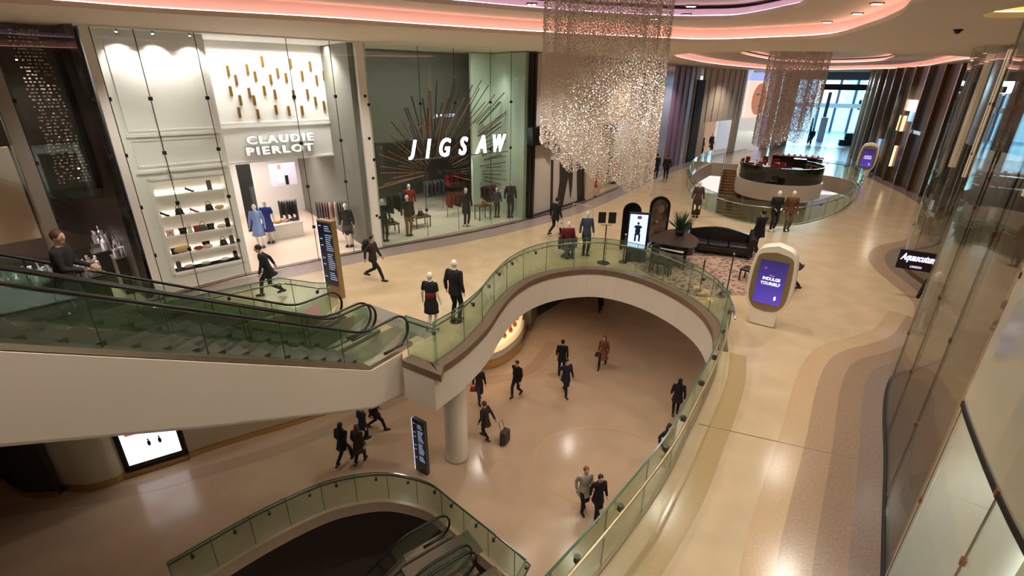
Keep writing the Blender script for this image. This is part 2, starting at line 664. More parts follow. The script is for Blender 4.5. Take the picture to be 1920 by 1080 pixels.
# faint inlaid ring in the lower floor
ring = [(3.3 + 2.5 * math.cos(a), 13.6 + 2.0 * math.sin(a)) for a in np.linspace(0, 2 * math.pi, 49)]
band(ring, 0, 0.12, -5.996, mat('ring_stone', (188, 156, 122), 0.3))
low = smoothpoly([(-22, 8), (-16.5, 11.2), (-13, 12.2), (-10.5, 13.3), (-8, 14.8), (-4, 18.2), (-1.5, 18.9), (0.6, 19.8), (1.9, 22.5)], 5)
band(low, -0.6, 0.0, -5.996, mat('lower_dark_band', (168, 142, 118), 0.2))  # dark curved reflections round the lower shops, put into the floor colour

# ------------------------------------------------------------------ ceilings
h1 = [P2(x, y, 7.7) for x, y in ((-160, -5), (0, 5), (130, 13), (300, 25), (600, 41), (800, 54), (1000, 66), (1235, 77), (1327, 80), (1431, 77), (1550, 71), (1633, 50), (1688, 28), (1721, 6))]
h1 = smoothpoly(h1 + [(5.9, 6.6), (5.0, 2.0), (2.5, -2.5), (-3, -4), (-9, -2), (-12.5, 2.5), (-12.2, 6.5)], 5, True)
h2 = [P2(x, y, 7.7) for x, y in ((1260, 104), (1300, 116), (1340, 122), (1395, 127.5), (1448, 131), (1550, 132.5), (1640, 131), (1688, 130), (1740, 125), (1793, 116))]
print('h2', h2)
h2 = smoothpoly(h2 + [(22.5, 26), (18, 23.3), (13, 22.0), (9.3, 22.6)], 5, True)
h3 = smoothpoly([(9.3 + 1.0 * math.cos(a), 9.3 + 1.4 * math.sin(a)) for a in np.linspace(0, 2 * math.pi, 9)[:-1]], 4, True)
CO = [(-45, -8), (75, -8), (75, 110), (-45, 110)]
slab('ceiling', CO, [h1, h2, h3], 7.7, 7.8, CEILM)


def centre(h):
    return Vector((sum(p[0] for p in h) / len(h), sum(p[1] for p in h) / len(h)))


def grow(h, d):
    """outline pushed outward by d"""
    a = offset(h + h[:1], d)[:-1]
    c = centre(h)
    if sum((Vector(p) - c).length for p in a) < sum((Vector(p) - c).length for p in h):
        a = offset(h + h[:1], -d)[:-1]
    return a


def cove(h, z, up_, ledm, n):
    g = grow(h, 0.32)
    tag(MB().wall(g, 0.06, z + 0.08, z + up_, closed=True).build('ceiling_cove', RISER), kind='structure')
    e = grow(h, 0.13)
    s_ = MB()
    s_.wall(e, 0.05, z + 0.1, z + 0.13, closed=True)
    o = s_.build('led_strip', ledm)
    tag(o, n, 'led strip')


cove(h1, 7.7, 0.40, PINKS, 'pink light strip hidden round the large ceiling recess above the gallery')
cove(h2, 7.7, 0.45, PINKS, 'pink light strip round the far ceiling recess above the cafe')
cove(h3, 7.7, 0.3, mat('cove_led_yellow', (255, 240, 150), 0.5, emit=(255, 235, 150), es=6), 'yellow light strip round the small ceiling recess over the right walkway')
k1 = [P2(x, y, 8.1) for x, y in ((560, -24), (747, 0), (870, 11), (1000, 22), (1130, 31), (1268, 37), (1330, 37), (1384, 35), (1467, 20), (1517, 2))]
k1 = smoothpoly(k1 + [(3.6, 5.8), (1.5, 4.5), (-2, 4.6), (-4.2, 6.2)], 5, True)
k2 = smoothpoly([(13.5, 27), (17, 27.5), (21.5, 31), (25, 36), (28, 42), (27, 46), (22, 44), (17, 38), (13, 31.5)], 5, True)
slab('ceiling_recess', CO, [k1, k2], 8.1, 8.2, CEILM)
cove(k1, 8.1, 0.3, PURPS, 'violet light strip round the inner ceiling recess above the gallery')
cove(k2, 8.1, 0.3, PINKS, 'pink light strip round the inner far ceiling recess')
slab('ceiling_top', CO, [], 8.5, 8.6, CEILM)

# downlights the photo shows in the recess
for i, (x, y, z) in enumerate([(1296, 10, 8.1), (1287, 26, 8.1), (1227, 34, 8.1), (1551, 40, 8.1), (1645, 5, 8.1), (1608, 24, 8.1), (997, 6, 8.1), (1500, 50, 8.1), (1322, 60, 8.1),
                               (160, 3, 8.1), (520, 16, 8.1), (650, 24, 8.1), (750, 31, 8.1), (850, 38, 8.1), (620, 22, 8.1)]):
    p = U(x, y, z)
    r = empty('downlight', p, label='small square recessed downlight in the gallery ceiling recess', cat='downlight', group='recessed downlights in the gallery ceiling')
    rr = 0.09
    MB().box((0, 0, -0.01), (0.24, 0.14, 0.03)).build('trim_ring', STEELD, r)
    MB().box((-0.055, 0, -0.03), (0.08, 0.08, 0.012)).build('lens', LED, r)
    MB().box((0.055, 0, -0.03), (0.08, 0.08, 0.012)).build('lens', LED, r)
p = U(1797, 55, 7.7)
r = empty('security_camera', p, label='small black dome security camera under the ceiling above the right shop front', cat='security camera')
MB().lathe([(0.09, 0), (0.09, -0.03), (0.06, -0.035)], (0, 0, 0), 16).build('mount', BLACKM, r)
MB().ball((0, 0, -0.04), (0.065, 0.065, 0.06), 12, 8).build('dome', BLACK, r, smooth=True)

# wall behind and outside the shops so no void shows
tag(MB().wall([(-30, -6), (-30, 30), (-12, 48), (10, 70)], 0.2, -6, 8.5).build('wall_left', DARK), kind='structure')
tag(MB().wall([(32, -6), (34, 18), (44, 40)], 0.2, -6, 8.5).build('wall_right', DARK), kind='structure')
tag(MB().wall([(-30, -7.9), (32, -7.9)], 0.2, -6, 8.5).build('wall_back', mat('back_wall', (150, 130, 108), 0.6)), kind='structure')


# ------------------------------------------------------------------ balustrades
def resample(pts, step):
    P = [Vector(p[:2]) for p in pts]
    S = [0.0]
    for a, b in zip(P, P[1:]):
        S.append(S[-1] + (b - a).length)
    n = max(1, round(S[-1] / step))
    out = []
    for k in range(n):
        s0, s1 = S[-1] * k / n, S[-1] * (k + 1) / n

        def at(s):
            for i in range(len(P) - 1):
                if s <= S[i + 1] + 1e-6:
                    return P[i].lerp(P[i + 1], (s - S[i]) / max(1e-6, S[i + 1] - S[i]))
            return P[-1]
        seg = [at(s0)] + [P[i] for i in range(len(P)) if s0 + .05 < S[i] < s1 - .05] + [at(s1)]
        out.append([tuple(v) for v in seg])
    return out


def balustrade(name, label, pts, z, side, step=1.15, rail=True, M=GREENG, h=1.13, railM=STEEL, z0=0.03):
    r = empty(name, (pts[0][0], pts[0][1], z), label=label, cat='balustrade')
    r['_w'] = (pts[0][0], pts[0][1], z)
    segs = resample(pts, step)
    for sg in segs:
        k = sg
        MB().wall(k, 0.02, z + z0, z + h).build('glass_panel', M, r)
        a = Vector(sg[0])
        MB().tube([(a.x, a.y, z + z0), (a.x, a.y, z + h)], 0.010, 5).build('panel_joint', GEDGE, r)
    a = Vector(segs[-1][-1])
    MB().tube([(a.x, a.y, z + z0), (a.x, a.y, z + h)], 0.010, 5).build('panel_joint', GEDGE, r)
    MB().wall([p for sg in segs for p in sg[:-1]] + [segs[-1][-1]], 0.026, z + h, z + h + 0.018).build('top_edge', GEDGE, r)
    if rail:
        rl = [p for sg in segs for p in sg[:-1]] + [segs[-1][-1]]
        ro = offset(rl, side * 0.11)
        hr = MB().tube([(p[0], p[1], z + 0.93) for p in ro], 0.026, 8).build('handrail', railM, r, smooth=True)
        for sg in segs:
            q = Vector(sg[len(sg) // 2]) if len(sg) > 2 else (Vector(sg[0]) + Vector(sg[1])) / 2
            t = (Vector(sg[-1]) - Vector(sg[0])).normalized()
            nn = Vector((-t.y, t.x)) * side
            b = MB().tube([(q.x, q.y, z + 0.85), (q.x + nn.x * 0.07, q.y + nn.y * 0.07, z + 0.86), (q.x + nn.x * 0.11, q.y + nn.y * 0.11, z + 0.92)], 0.014, 6)
            b.lathe([(0.045, -0.045), (0.045, 0.045)], (q.x + nn.x * 0.02, q.y + nn.y * 0.02, z + 0.85), 8)
            b.build('rail_bracket', STEELD, hr)
    return r


gl = offset(cop_curve, 0.2)

balustrade('glass_balustrade', 'curved green glass balustrade round the near void with mannequins behind it', gl, 0.035, 1)
bl = offset(RIGHT, 0.03)
balustrade('glass_balustrade', 'long green glass balustrade curving along the right walkway edge above the lower floor', bl, 0.03, 1, step=1.3, railM=mat('rail_brass', (206, 186, 150), 0.3, metal=0.7))
balustrade('glass_balustrade', 'green glass balustrade along the walkway in front of the white shop, beyond the escalators', offset(LEFTEDGE[2:], 0.08), 0.0, 1, step=1.2)
balustrade('glass_balustrade', 'oval green glass balustrade round the far void with the stairs', offset(V2[:_nrim], -0.12), 0.0, -1, step=1.6)
dr = [(DRUM[0] + 2.72 * math.cos(a), DRUM[1] + 2.72 * math.sin(a)) for a in np.linspace(math.radians(25), math.radians(-200), 26)]
balustrade('glass_balustrade', 'round dark green glass balustrade of the cafe platform in the far void', dr, 0.0, -1, step=1.3, M=glass('dark_green_glass', (96, 112, 100), 0.14, opac=0.35, oc=(48, 44, 40)))
balustrade('glass_balustrade', 'dark rimmed glass balustrade round the escalator opening on the lower floor', offset(LV[:29], 0.1), -6.0, 1, step=1.0, railM=STEELD)
balustrade('glass_balustrade', 'short glass balustrade at the near end of the lower floor escalator opening', offset(LV[24:29], 0.6), -6.0, 1, step=1.0, railM=STEELD) if False else None
# drum under the cafe platform, and its column
tag(MB().lathe([(2.2, -6), (2.2, -1.1)], (DRUM[0], DRUM[1], 0), 40).build('wall_drum', mat('drum_wall', (170, 150, 130), 0.5), smooth=False), kind='structure')
# round column that carries the near corner of the gallery
r_ = tag(MB().lathe([(0.42, -6), (0.40, -5.9), (0.40, -1.08)], (-1.9, 13.85, 0), 32).build('column', WHITEP, smooth=True), kind='structure')

# ================================================================== SHOP FRONTS, LEFT SIDE
class Frame:
    """local axes of a shop: u along the front, v into the shop"""

    def __init__(s, a, b):
        s.a = Vector(a[:2])
        s.b = Vector(b[:2])
        s.t = (s.b - s.a).normalized()
        s.n = Vector((-s.t.y, s.t.x))
        s.L = (s.b - s.a).length
        s.rz = math.atan2(s.t.y, s.t.x)

    def w(s, u, v, z):
        p = s.a + s.t * u + s.n * v
        return Vector((p.x, p.y, z))

    def at(s, x, y, v=0.0):
        """(u, z) of the point seen at pixel x, y on the upright plane v"""
        p = UP(x, y, s.a + s.n * v, s.n)
        return (Vector((p.x, p.y)) - s.a).dot(s.t), p.z

    def box(s, mb, u0, u1, v0, v1, z0, z1):
        c = s.w((u0 + u1) / 2, (v0 + v1) / 2, (z0 + z1) / 2)
        return mb.box(c, (abs(u1 - u0), abs(v1 - v0), abs(z1 - z0)), s.rz)

    def m(s, u, v, z):
        return basis(s.w(u, v, z), (s.t.x, s.t.y, 0))


def st(o):
    return tag(o, kind='structure')


def glazing(label, f, us, z0=0.08, z1=H, M=CLEARG, clips=(1.2, 2.6, 4.0, 5.4), group=None, seamM=STEELD, v=0.0):
    """tall frameless shop front: one pane per gap of us, with point clips on the joints"""
    o = f.w(us[0], v, z0)
    r = empty('shop_window', o, label=label, cat='shop window', group=group)
    r['_w'] = tuple(o)
    for a, b in zip(us, us[1:]):
        p, q = f.w(a + .008, v, 0), f.w(b - .008, v, 0)
        MB().seg(p, q, 0.02, z0, z1).build('glass_pane', M, r)
    for a in us:
        p = f.w(a, v, 0)
        jt = MB().tube([(p.x, p.y, z0), (p.x, p.y, z1)], 0.013, 5).build('joint', seamM, r)
        for z in clips:
            c = MB()
            c.box((p.x, p.y, z), (0.10, 0.07, 0.10), f.rz)
            c.build('clip', BLACKM, jt)
    return r


# ---- white fashion shop --------------------------------------------------
A = FP(fs(311))
B = FP(fs(713))
S1 = Frame(A, B)
W = S1.L
st(S1.box(S1.box(MB(), -0.2, 0.0, -0.05, 3.2, 0.0, H), -.3, W + .1, -.1, 9, H, 7.7).build('wall_left', WHITE))
# floor threshold inside
st(S1.box(MB(), 0, W, 0.1, 9, 0.0, 0.02).build('floor_shop', mat('pink_stone', (226, 200, 184), 0.25)))
# left panel block with shelving niche (front face v=0.35)
VP = 0.55
uL, _ = S1.at(196, 70, VP)
uR, _ = S1.at(384, 62, VP)
uR2, _ = S1.at(462, 490, VP)
uR = (uR + uR2) / 2
zt = S1.at(400, 325, VP)[1]
zb = S1.at(440, 488, VP)[1]
n0 = S1.at(283, 340, VP)[0]
n1 = S1.at(418, 325, VP)[0]
zn1 = (S1.at(283, 350, VP)[1] + S1.at(420, 322, VP)[1]) / 2
zn0 = (S1.at(322, 512, VP)[1] + S1.at(447, 488, VP)[1]) / 2
print('S1', W, 'uL', uL, 'uR', uR, 'niche', n0, n1, zn0, zn1)
n0 = max(n0, 0.45)
mb = MB()
S1.box(mb, 0.0, n0, VP, VP + .6, 0, H)
S1.box(mb, n1, uR, VP, 3.2, 0, H)
S1.box(mb, n0, n1, VP, VP + .6, zn1, H)
S1.box(mb, n0, n1, VP, VP + .6, 0, zn0)
S1.box(mb, n0, n1, VP + .5, VP + .6, zn0, zn1)
st(mb.build('wall_panelled', WHITE))
# mouldings
mb = MB()


def frame_mould(mb, f, u0, u1, z0, z1, v, w_=0.05, d=0.03):
    f.box(mb, u0, u1, v - d, v, z0, z0 + w_)
    f.box(mb, u0, u1, v - d, v, z1 - w_, z1)
    f.box(mb, u0, u0 + w_, v - d, v, z0, z1)
    f.box(mb, u1 - w_, u1, v - d, v, z0, z1)


zm1 = (S1.at(262, 258, VP)[1] + S1.at(400, 246, VP)[1]) / 2
zm2 = (S1.at(270, 330, VP)[1] + S1.at(412, 318, VP)[1]) / 2
frame_mould(mb, S1, .28, uR - .15, zm1 + .12, H - .15, VP)
frame_mould(mb, S1, .28, uR - .15, zm2 + .25, zm1 - .1, VP)
S1.box(mb, .2, uR - .1, VP - .07, VP, zm1 - .02, zm1 + .07)
S1.box(mb, .2, uR - .1, VP - .07, VP, zm2 + .08, zm2 + .16)
frame_mould(mb, S1, n0 - .1, n1 + .1, zn0 - .12, zn1 + .12, VP, .07)
st(mb.build('trim_5', WHITE))
# shelves with their goods
GOODS = {}


def handbag(M, w_=0.26, h=0.2, handle=True, slant=0.06):
    r = empty('handbag')
    MB().loft([[(-w_ / 2, -.05, 0), (w_ / 2, -.05, 0), (w_ / 2, .05, 0), (-w_ / 2, .05, 0)],
               [(-w_ / 2 + slant * .4, -.05, h * .6), (w_ / 2 - slant * .4, -.05, h * .6), (w_ / 2 - slant * .4, .05, h * .6), (-w_ / 2 + slant * .4, .05, h * .6)],
               [(-w_ / 2 + slant, -.03, h), (w_ / 2 - slant, -.03, h), (w_ / 2 - slant, .03, h), (-w_ / 2 + slant, .03, h)]]).build('bag_body', M, r, bevel=.01)
    bb = r.children[0]
    if handle:
        MB().tube([(math.cos(a) * w_ * .28, 0, h - .01 + math.sin(a) * h * .6) for a in np.linspace(0, math.pi, 9)], .009, 6).build('handle', M, r, smooth=True)
    MB().box((0, -.052, h * .62), (w_ * .3, .012, .03)).build('clasp', GOLD, bb)
    return r


def shoe_pair(M):
    r = empty('court_shoe')
    b = MB()
    b.loft([[(x + dx, y, z) for dx, y, z in ((-w_, -.0, 0), (w_, 0, 0), (w_ * .8, 0, h), (-w_ * .8, 0, h))] for x, w_, h in ()] or
           [[(-.028, -.12, .0), (.028, -.12, .0), (.015, -.12, .03), (-.015, -.12, .03)], [(-.04, -.05, .0), (.04, -.05, .0), (.03, -.05, .06), (-.03, -.05, .06)],
            [(-.03, .04, .04), (.03, .04, .04), (.03, .04, .11), (-.03, .04, .11)], [(-.03, .12, .08), (.03, .12, .08), (.028, .12, .16), (-.028, .12, .16)]])
    b.build('upper', M, r, bevel=.01)
    MB().tube([(0, .11, .09), (0, .12, 0)], [.016, .006], 6).build('heel', M, r)
    return r


def purse(M, r_=0.12):
    r = empty('clutch_bag')
    MB().ball((0, 0, r_ * .55), (r_ * 1.3, r_ * .5, r_ * .55), 14, 8).build('bag_body', M, r, smooth=True)
    MB().tube([(-r_ * .8, 0, r_ * 1.0), (r_ * .8, 0, r_ * 1.0)], .012, 6).build('frame', GOLD, r)
    return r


BK = mat('black_leather', (24, 20, 20), .35)
RD = mat('red_leather', (150, 40, 42), .35)
TN = mat('tan_leather', (206, 170, 120), .45)
CRE = mat('cream_leather', (232, 222, 206), .45)
GRY = mat('grey_felt', (92, 90, 96), .8)
PKL = mat('pink_leather', (226, 190, 182), .45)
# rows: pixel y of each shelf top at x=300..440 ; goods given by pixel
rows = [((292, 372), (416, 352)), ((305, 408), (424, 393)), ((315, 445), (430, 428)), ((322, 480), (436, 460)), ((330, 510), (446, 488))]
goods = [
    [('shoe', BK, 357, 'black heeled court shoe on the top lit shelf'), ('bagv', GRY, 394, 'grey felt shopping bag hanging forward on the top lit shelf')],
    [('shoe', BK, 306, 'black court shoe at the window end of the second shelf'), ('bag', BK, 338, 'black handbag with tall handle beside the red shoe on the second shelf'), ('shoe', RD, 366, 'red and cream shoe on the second shelf'), ('bag', BK, 394, 'black handbag under the grey felt bag on the second shelf'), ('purse', TN, 413, 'small tan purse at the inner end of the second shelf')],
    [('bag0', PKL, 314, 'pink leather box bag at the window end of the middle shelf'), ('bag0', BK, 345, 'black bucket bag on the middle shelf'), ('bagv', CRE, 358, 'tall cream tote on the middle shelf'), ('bag0', RD, 372, 'red bucket bag on the middle shelf'), ('bag', GRY, 383, 'grey handbag beside the red bucket bag'), ('bag0', BK, 397, 'black bucket bag beside the window joint on the middle shelf'), ('purse', CRE, 417, 'small cream purse on the middle shelf'), ('bagv', BK, 429, 'narrow black bag at the inner end of the middle shelf')],
    [('bag0', BK, 320, 'narrow black bag at the window end of the fourth shelf'), ('purseb', TN, 344, 'wide tan straw clutch on the fourth shelf'), ('purse', RD, 374, 'red clutch bag on the fourth shelf'), ('purse', PKL, 392, 'pink purse on the fourth shelf'), ('bag0', BK, 391, 'black bag standing behind the pink purse'), ('bag', BK, 421, 'black trapeze handbag with a thin handle on the fourth shelf'), ('bagv', GRY, 437, 'narrow grey bag at the inner end of the fourth shelf')],
    [('bagv', GRY, 332, 'narrow grey bag at the window end of the bottom shelf'), ('purse', PKL, 356, 'pale pink clutch on the bottom shelf'), ('purse', CRE, 388, 'cream clutch on the bottom shelf'), ('purse', CRE, 424, 'flat white clutch near the inner end of the bottom shelf'), ('bagv', BK, 444, 'narrow black bag at the inner end of the bottom shelf')]]
_made = {}
shz = []
for ri, ((xa, ya), (xb, yb)) in enumerate(rows):
    za = S1.at(xa, ya, VP)[1]
    zb_ = S1.at(xb, yb, VP)[1]
    z = (za + zb_) / 2
    if ri == 4:
        z = zn0
    shz.append(z)
    sh = empty('display_shelf', S1.w(n0, VP + .3, z), label='white lit display shelf, number %s from the top of the niche' % ('one', 'two', 'three', 'four', 'five')[ri], cat='shelf', group='lit shelves in the white niche')
    sh['_w'] = tuple(S1.w(n0, VP + .3, z))
    S1.box(MB(), n0 + .01, n1 - .01, VP + .02, VP + .49, z - .05, z).build('board', WHITEG, sh)
    S1.box(MB(), n0 + .03, n1 - .03, VP + .44, VP + .48, z + .01, z + .03).build('light_strip', mat('shelf_led', (255, 240, 225), .5, emit=(255, 236, 214), es=7), sh)
    for kind, M, x, lab in goods[ri]:
        yy = ya + (yb - ya) * (x - xa) / (xb - xa)
        u = S1.at(x, yy, VP + .18)[0]
        u = max(n0 + .15, min(n1 - .12, u))
        key = (kind, M.name)
        if key not in _made:
            g = {'shoe': lambda: shoe_pair(M), 'bag': lambda: handbag(M), 'bag0': lambda: handbag(M, .2, .2, False, -.02), 'bagv': lambda: handbag(M, .14, .3, False, .01),
                 'purse': lambda: purse(M), 'purseb': lambda: purse(M, .21)}[kind]()
            _made[key] = g
        else:
            g = clone(_made[key], (0, 0, 0))
        g.location = S1.w(u, VP + .2 if kind != 'bag0' or x != 391 else VP + .36, z)
        g.rotation_euler = (0, 0, S1.rz + (1.3 if kind == 'shoe' else .05))
        tag(g, lab, 'shoe' if kind == 'shoe' else 'bag', 'bags and shoes on the lit shelves')
# recessed entrance: header wall at v=VH with the brass bars and the name
VH = 3.0
zh = (S1.at(445, 305, VH)[1] + S1.at(640, 292, VH)[1]) / 2
zr1 = (S1.at(420, 240, VH)[1] + S1.at(628, 230, VH)[1]) / 2
uC = (S1.at(626, 80, VH)[0] + S1.at(642, 290, VH)[0]) / 2
print('header z', zh, zr1, 'corner u', uC)
mb = MB()
S1.box(mb, uR - .3, uC, VH, VH + .25, zh, H)
st(mb.build('wall_header', WHITE))
mb = MB()
frame_mould(mb, S1, uR + .1, uC - .1, zr1 + .12, H - .3, VH)
S1.box(mb, uR, uC, VH - .06, VH, zr1 - .02, zr1 + .06)
S1.box(mb, uR, uC, VH - .06, VH, zh, zh + .07)
# right return wall mouldings come with it
st(mb.build('trim_6', WHITE))
# right return wall (runs from the header corner to the window line)
RW = Frame(S1.w(uC, VH, 0), S1.w(W - .05, 0.1, 0))
mb = MB()
RW.box(mb, 0, RW.L, 0, .25, 0, H)
RW.box(mb, -5.5, 0, 0.0, .25, 0, zh + .3)
st(mb.build('wall_return', WHITE))
mb = MB()
for a, b in ((.2, RW.L * .48), (RW.L * .55, RW.L - .15)):
    frame_mould(mb, RW, a, b, zr1 + .2, H - .3, 0, .05)
    frame_mould(mb, RW, a, b, zh + .15, zr1 - .15, 0, .05)
    frame_mould(mb, RW, a, b, 1.2, zh - .15, 0, .05)
    frame_mould(mb, RW, a, b, .25, 1.05, 0, .05)
st(mb.build('trim_7', WHITE))
bars = [(428, 133), (443, 150), (464, 130), (479, 143), (492, 115), (508, 149), (521, 137), (537, 146), (545, 119), (567, 142), (582, 124), (594, 150), (608, 142), (433, 171), (451, 188),
        (468, 174), (477, 188), (496, 170), (516, 177), (551, 178), (577, 176), (592, 190), (624, 172), (484, 214), (518, 206), (542, 208), (567, 207), (608, 198), (449, 211)]
bm_ = MB()
S1.box(bm_, -.06, .06, -.09, .0, -.16, .16)
b0 = MB().box((0, 0, 0), (.085, .06, .35)).mesh('brass_bar')
b0.materials.append(GOLD)
for i, (x, y) in enumerate(bars):
    u, z = S1.at(x, y, VH - .06)
    o = bpy.data.objects.new('brass_bar', b0)
    COL.objects.link(o)
    o.location = S1.w(u, VH - .04, z)
    o.rotation_euler = (0, 0, S1.rz)
    tag(o, 'small upright brass bar scattered with others on the white wall above the shop name', 'wall ornament', 'brass bars on the white shop wall')
# name sign: glowing white letters
LETW = mat('lit_letters', (255, 255, 255), .4, emit=(255, 252, 250), es=.45)
LETH = mat('letter_side', (160, 156, 160), .5)
for word, y, in (('CLAUDIE', 262), ('PIERLOT', 282)):
    u0, z0_ = S1.at(463, y + 2, VH - .15)
    u1, z1_ = S1.at(588, y - 6, VH - .15)
    sg = empty('shop_sign', S1.w((u0 + u1) / 2, VH - .12, (z0_ + z1_) / 2), label='glowing white letters on the white shop header, %s line of two' % ('upper' if word[0] == 'C' else 'lower'), cat='sign')
    M4 = Matrix.Rotation(S1.rz, 4, 'Z') @ Matrix.Rotation(math.pi / 2, 4, 'X')
    text(word, .4, LETH, sg, name='letter_halo', extrude=.01, bold=.035, space=1.25, matrix=M4 @ Matrix.Translation((0, 0, -.06)), width=abs(u1 - u0) * 1.03, height=.34)
    text(word, .4, LETW, sg, extrude=.05, bold=.012, space=1.25, matrix=M4, width=abs(u1 - u0), height=.30)
# shop interior beyond the header
mb = MB()
S1.box(mb, uR - .6, uC + .4, VH + .25, 8.6, zh + .05, zh + .15)
S1.box(mb, uR - .3, uR - .1, VH - .2, 8.6, 0, zh + .1)
S1.box(mb, uR - .5, uC + .6, 8.5, 8.6, 0, zh + .1)
st(mb.build('wall_interior', WHITE))
# dark doorway panel on the back wall
u0, z0_ = S1.at(441, 310, 6.0)
u1, z1_ = S1.at(462, 388, 6.0)
o = S1.box(MB(), u0, u0 + .55, 5.9, 6.0, .0, max(z0_, 3.0)).build('fitting_room_curtain', BLACKM)
tag(o, 'tall black hanging panel at the inner end of the white shop', 'curtain')
# lit poster with a standing figure
r = empty('poster', S1.w(0, 6.6, 0), label='fashion poster with a pale standing figure on the inner wall of the white shop', cat='poster')
r['_w'] = tuple(S1.w(0, 6.6, 0))
u0, z0_ = S1.at(510, 350, 6.6)
u1, z1_ = S1.at(552, 304, 6.6)
S1.box(MB(), u0, u1, 6.6, 6.65, z0_, z1_).build('panel', mat('poster_lilac', (216, 210, 232), .5), r)
um, zm_ = (u0 + u1) / 2 - .15, z0_
q = MB()
S1.box(q, um - .12, um + .12, 6.58, 6.6, z0_ + .1, z0_ + .75)
q.build('printed_coat', mat('print_white', (240, 236, 236), .5), r)
q = MB()
S1.box(q, um - .06, um + .06, 6.575, 6.6, z0_ + .78, z0_ + .98)
q.build('printed_head', mat('print_skin', (196, 150, 130), .5), r)
S1.box(MB(), um + .2, um + .34, 6.575, 6.6, z0_ + .02, z0_ + .45).build('printed_bag', BK, r)
# interior light
c = S1.w((uR + uC) / 2, 5.6, zh - .05)
lamp('AREA', c, 200, (1.0, .9, .86), 3.2, (c.x, c.y, 0), sy=3.6)
c = S1.w((uR + uC) / 2, 2.3, H - .06)
lamp('AREA', c, 170, (1.0, .95, .9), W - uR - .8, (c.x, c.y, 0), sy=.5).rotation_euler = (0, 0, S1.rz)
for k in (.22, .52, .85):
    c = S1.w(uR * k, 0.16, H - .05)
    lamp('SPOT', c, 520, (1.0, .93, .84), .05, S1.w(uR * k, VP + .05, 3.2), 95, .8)
    r = empty('spotlight', c, label='small silver ceiling spotlight over the blank white panel of the white shop', cat='spotlight', group='spotlights over the white panel')
    MB().lathe([(.035, -.02), (.05, -.1), (.045, -.1), (.03, .04)], (0, 0, 0), 12).build('lamp_housing', STEEL, r, smooth=True)
_c = RW.w(RW.L * .45, -1.1, H - .1)
lamp('SPOT', _c, 300, (1.0, .95, .9), .1, RW.w(RW.L * .5, 0, 3.0), 110, .8)  # lamp added only to whiten the shaded return wall
# white shop glazing
us = [S1.at(x, y, 0)[0] for x, y in ((374, 540), (461, 517), (589, 490), (607, 488), (665, 479))]
us[2] = (us[2] + us[3]) / 2
us = [0.02] + [us[0], us[1], us[2], us[4]] + [W - .02]
glazing('tall frameless window of the white shop with black clips on its joints', S1, us, 0.1, H, CLEARG, (1.4, 2.9, 4.4, 5.9))

# ---- black beauty shop beyond it, seen above the escalators --------------------
F0 = Frame(FP(fs(311) - 9.0), FP(fs(311) - .3))
W0 = F0.L
st(F0.box(MB(), 0, W0, .1, 9, 0, .02).build('floor_shop', mat('pink_polished_stone', (206, 178, 160), .15)))
mb = MB()
F0.box(mb, -1, W0, 6.0, 6.2, 0, H)
F0.box(mb, W0 - .15, W0, .2, 6, 0, H)
F0.box(mb, -1, W0, 1.2, 6.0, 3.4, 3.6)
F0.box(mb, -1, W0, 1.2, 1.3, 3.4, H)
st(mb.build('wall_dark', DARK))
F0g = [W0 - .02, W0 - 1.6, W0 - 3.2, W0 - 4.8, W0 - 6.4, W0 - 8][::-1]
glazing('dark glazed front of the black beauty shop above the escalators', F0, F0g, 0.1, H, glass('smoked_glass', (240, 238, 236), .03), (1.4, 2.9, 4.4, 5.9))


def crystal_strip(name, label, pts_uz, f, v, M, step=.085, jit=.4, size=.035, cat='crystal curtain'):
    """rows of little tilted glass plaques inside a quadrilateral given by (u,z) corners"""
    (a, b, c_, d) = [Vector(p) for p in pts_uz]
    w_ = max((b - a).length, (c_ - d).length)
    h_ = max((d - a).length, (c_ - b).length)
    nu, nz = int(w_ / step), int(h_ / step)
    mb = MB()
    for j in range(nz):
        for i in range(nu):
            if random.random() < .15:
                continue
            s_, t_ = (i + .5 + random.uniform(-jit, jit)) / nu, (j + .5) / nz
            q = (a.lerp(b, s_)).lerp(d.lerp(c_, s_), t_)
            p = f.w(q.x, v + random.uniform(-.03, .03), q.y)
            mb.box(p, (size * 1.3, .008, size), f.rz + random.uniform(-.5, .5), random.uniform(-.5, .5))
    o = mb.build(name, M)
    return tag(o, label, cat, kind='stuff')


CRYS = mat('mirror_plaque', (226, 208, 196), .2, metal=.7)
uz = [F0.at(x, y, .7) for x, y in ((142, 330), (62, 330), (18, 62), (62, 62))]
q = sorted([F0.at(x, y, .7)[0] for x, y in ((12, 60), (62, 60))])
ua, ub = q
crystal_strip('sequin_curtain', 'tall curtain of small mirrored plaques hanging in the black shop window', [(ua, 3.7), (ub + .25, 3.7), (ub + .1, H - .1), (ua, H - .1)], F0, .7, CRYS)
_c = (ua + ub) / 2
for k_ in (1.0, -.6):
    lamp('SPOT', F0.w(_c + k_, .25, H - .2), 420, (1, .9, .84), .05, F0.w(_c, .7, 4.5), 60)
# grey pilaster and beige panel at the window end
ug = F0.at(30, 230, 0)[0]
st(F0.box(MB(), ug - .22, ug + .06, -.12, .3, 0, H).build('pillar', mat('grey_pilaster', (150, 142, 134), .25)))
ub2 = F0.at(12, 350, .5)[0]
st(F0.box(MB(), -.5, ub2 + .3, .5, .6, 2.4, 4.8).build('wall_panel', mat('beige_panel', (226, 208, 178), .5)))
_p = F0.w(ub2, .2, 6.5)
lamp('SPOT', _p, 160, (1, .88, .7), .05, F0.w(ub2 - .2, .5, 3.4), 60)  # small unseen spot added to brighten the beige panel
# product counters with bottles
BOT = mat('bottle_silver', (216, 214, 220), .08, metal=.8)
BOTD = mat('bottle_dark', (30, 26, 30), .1)


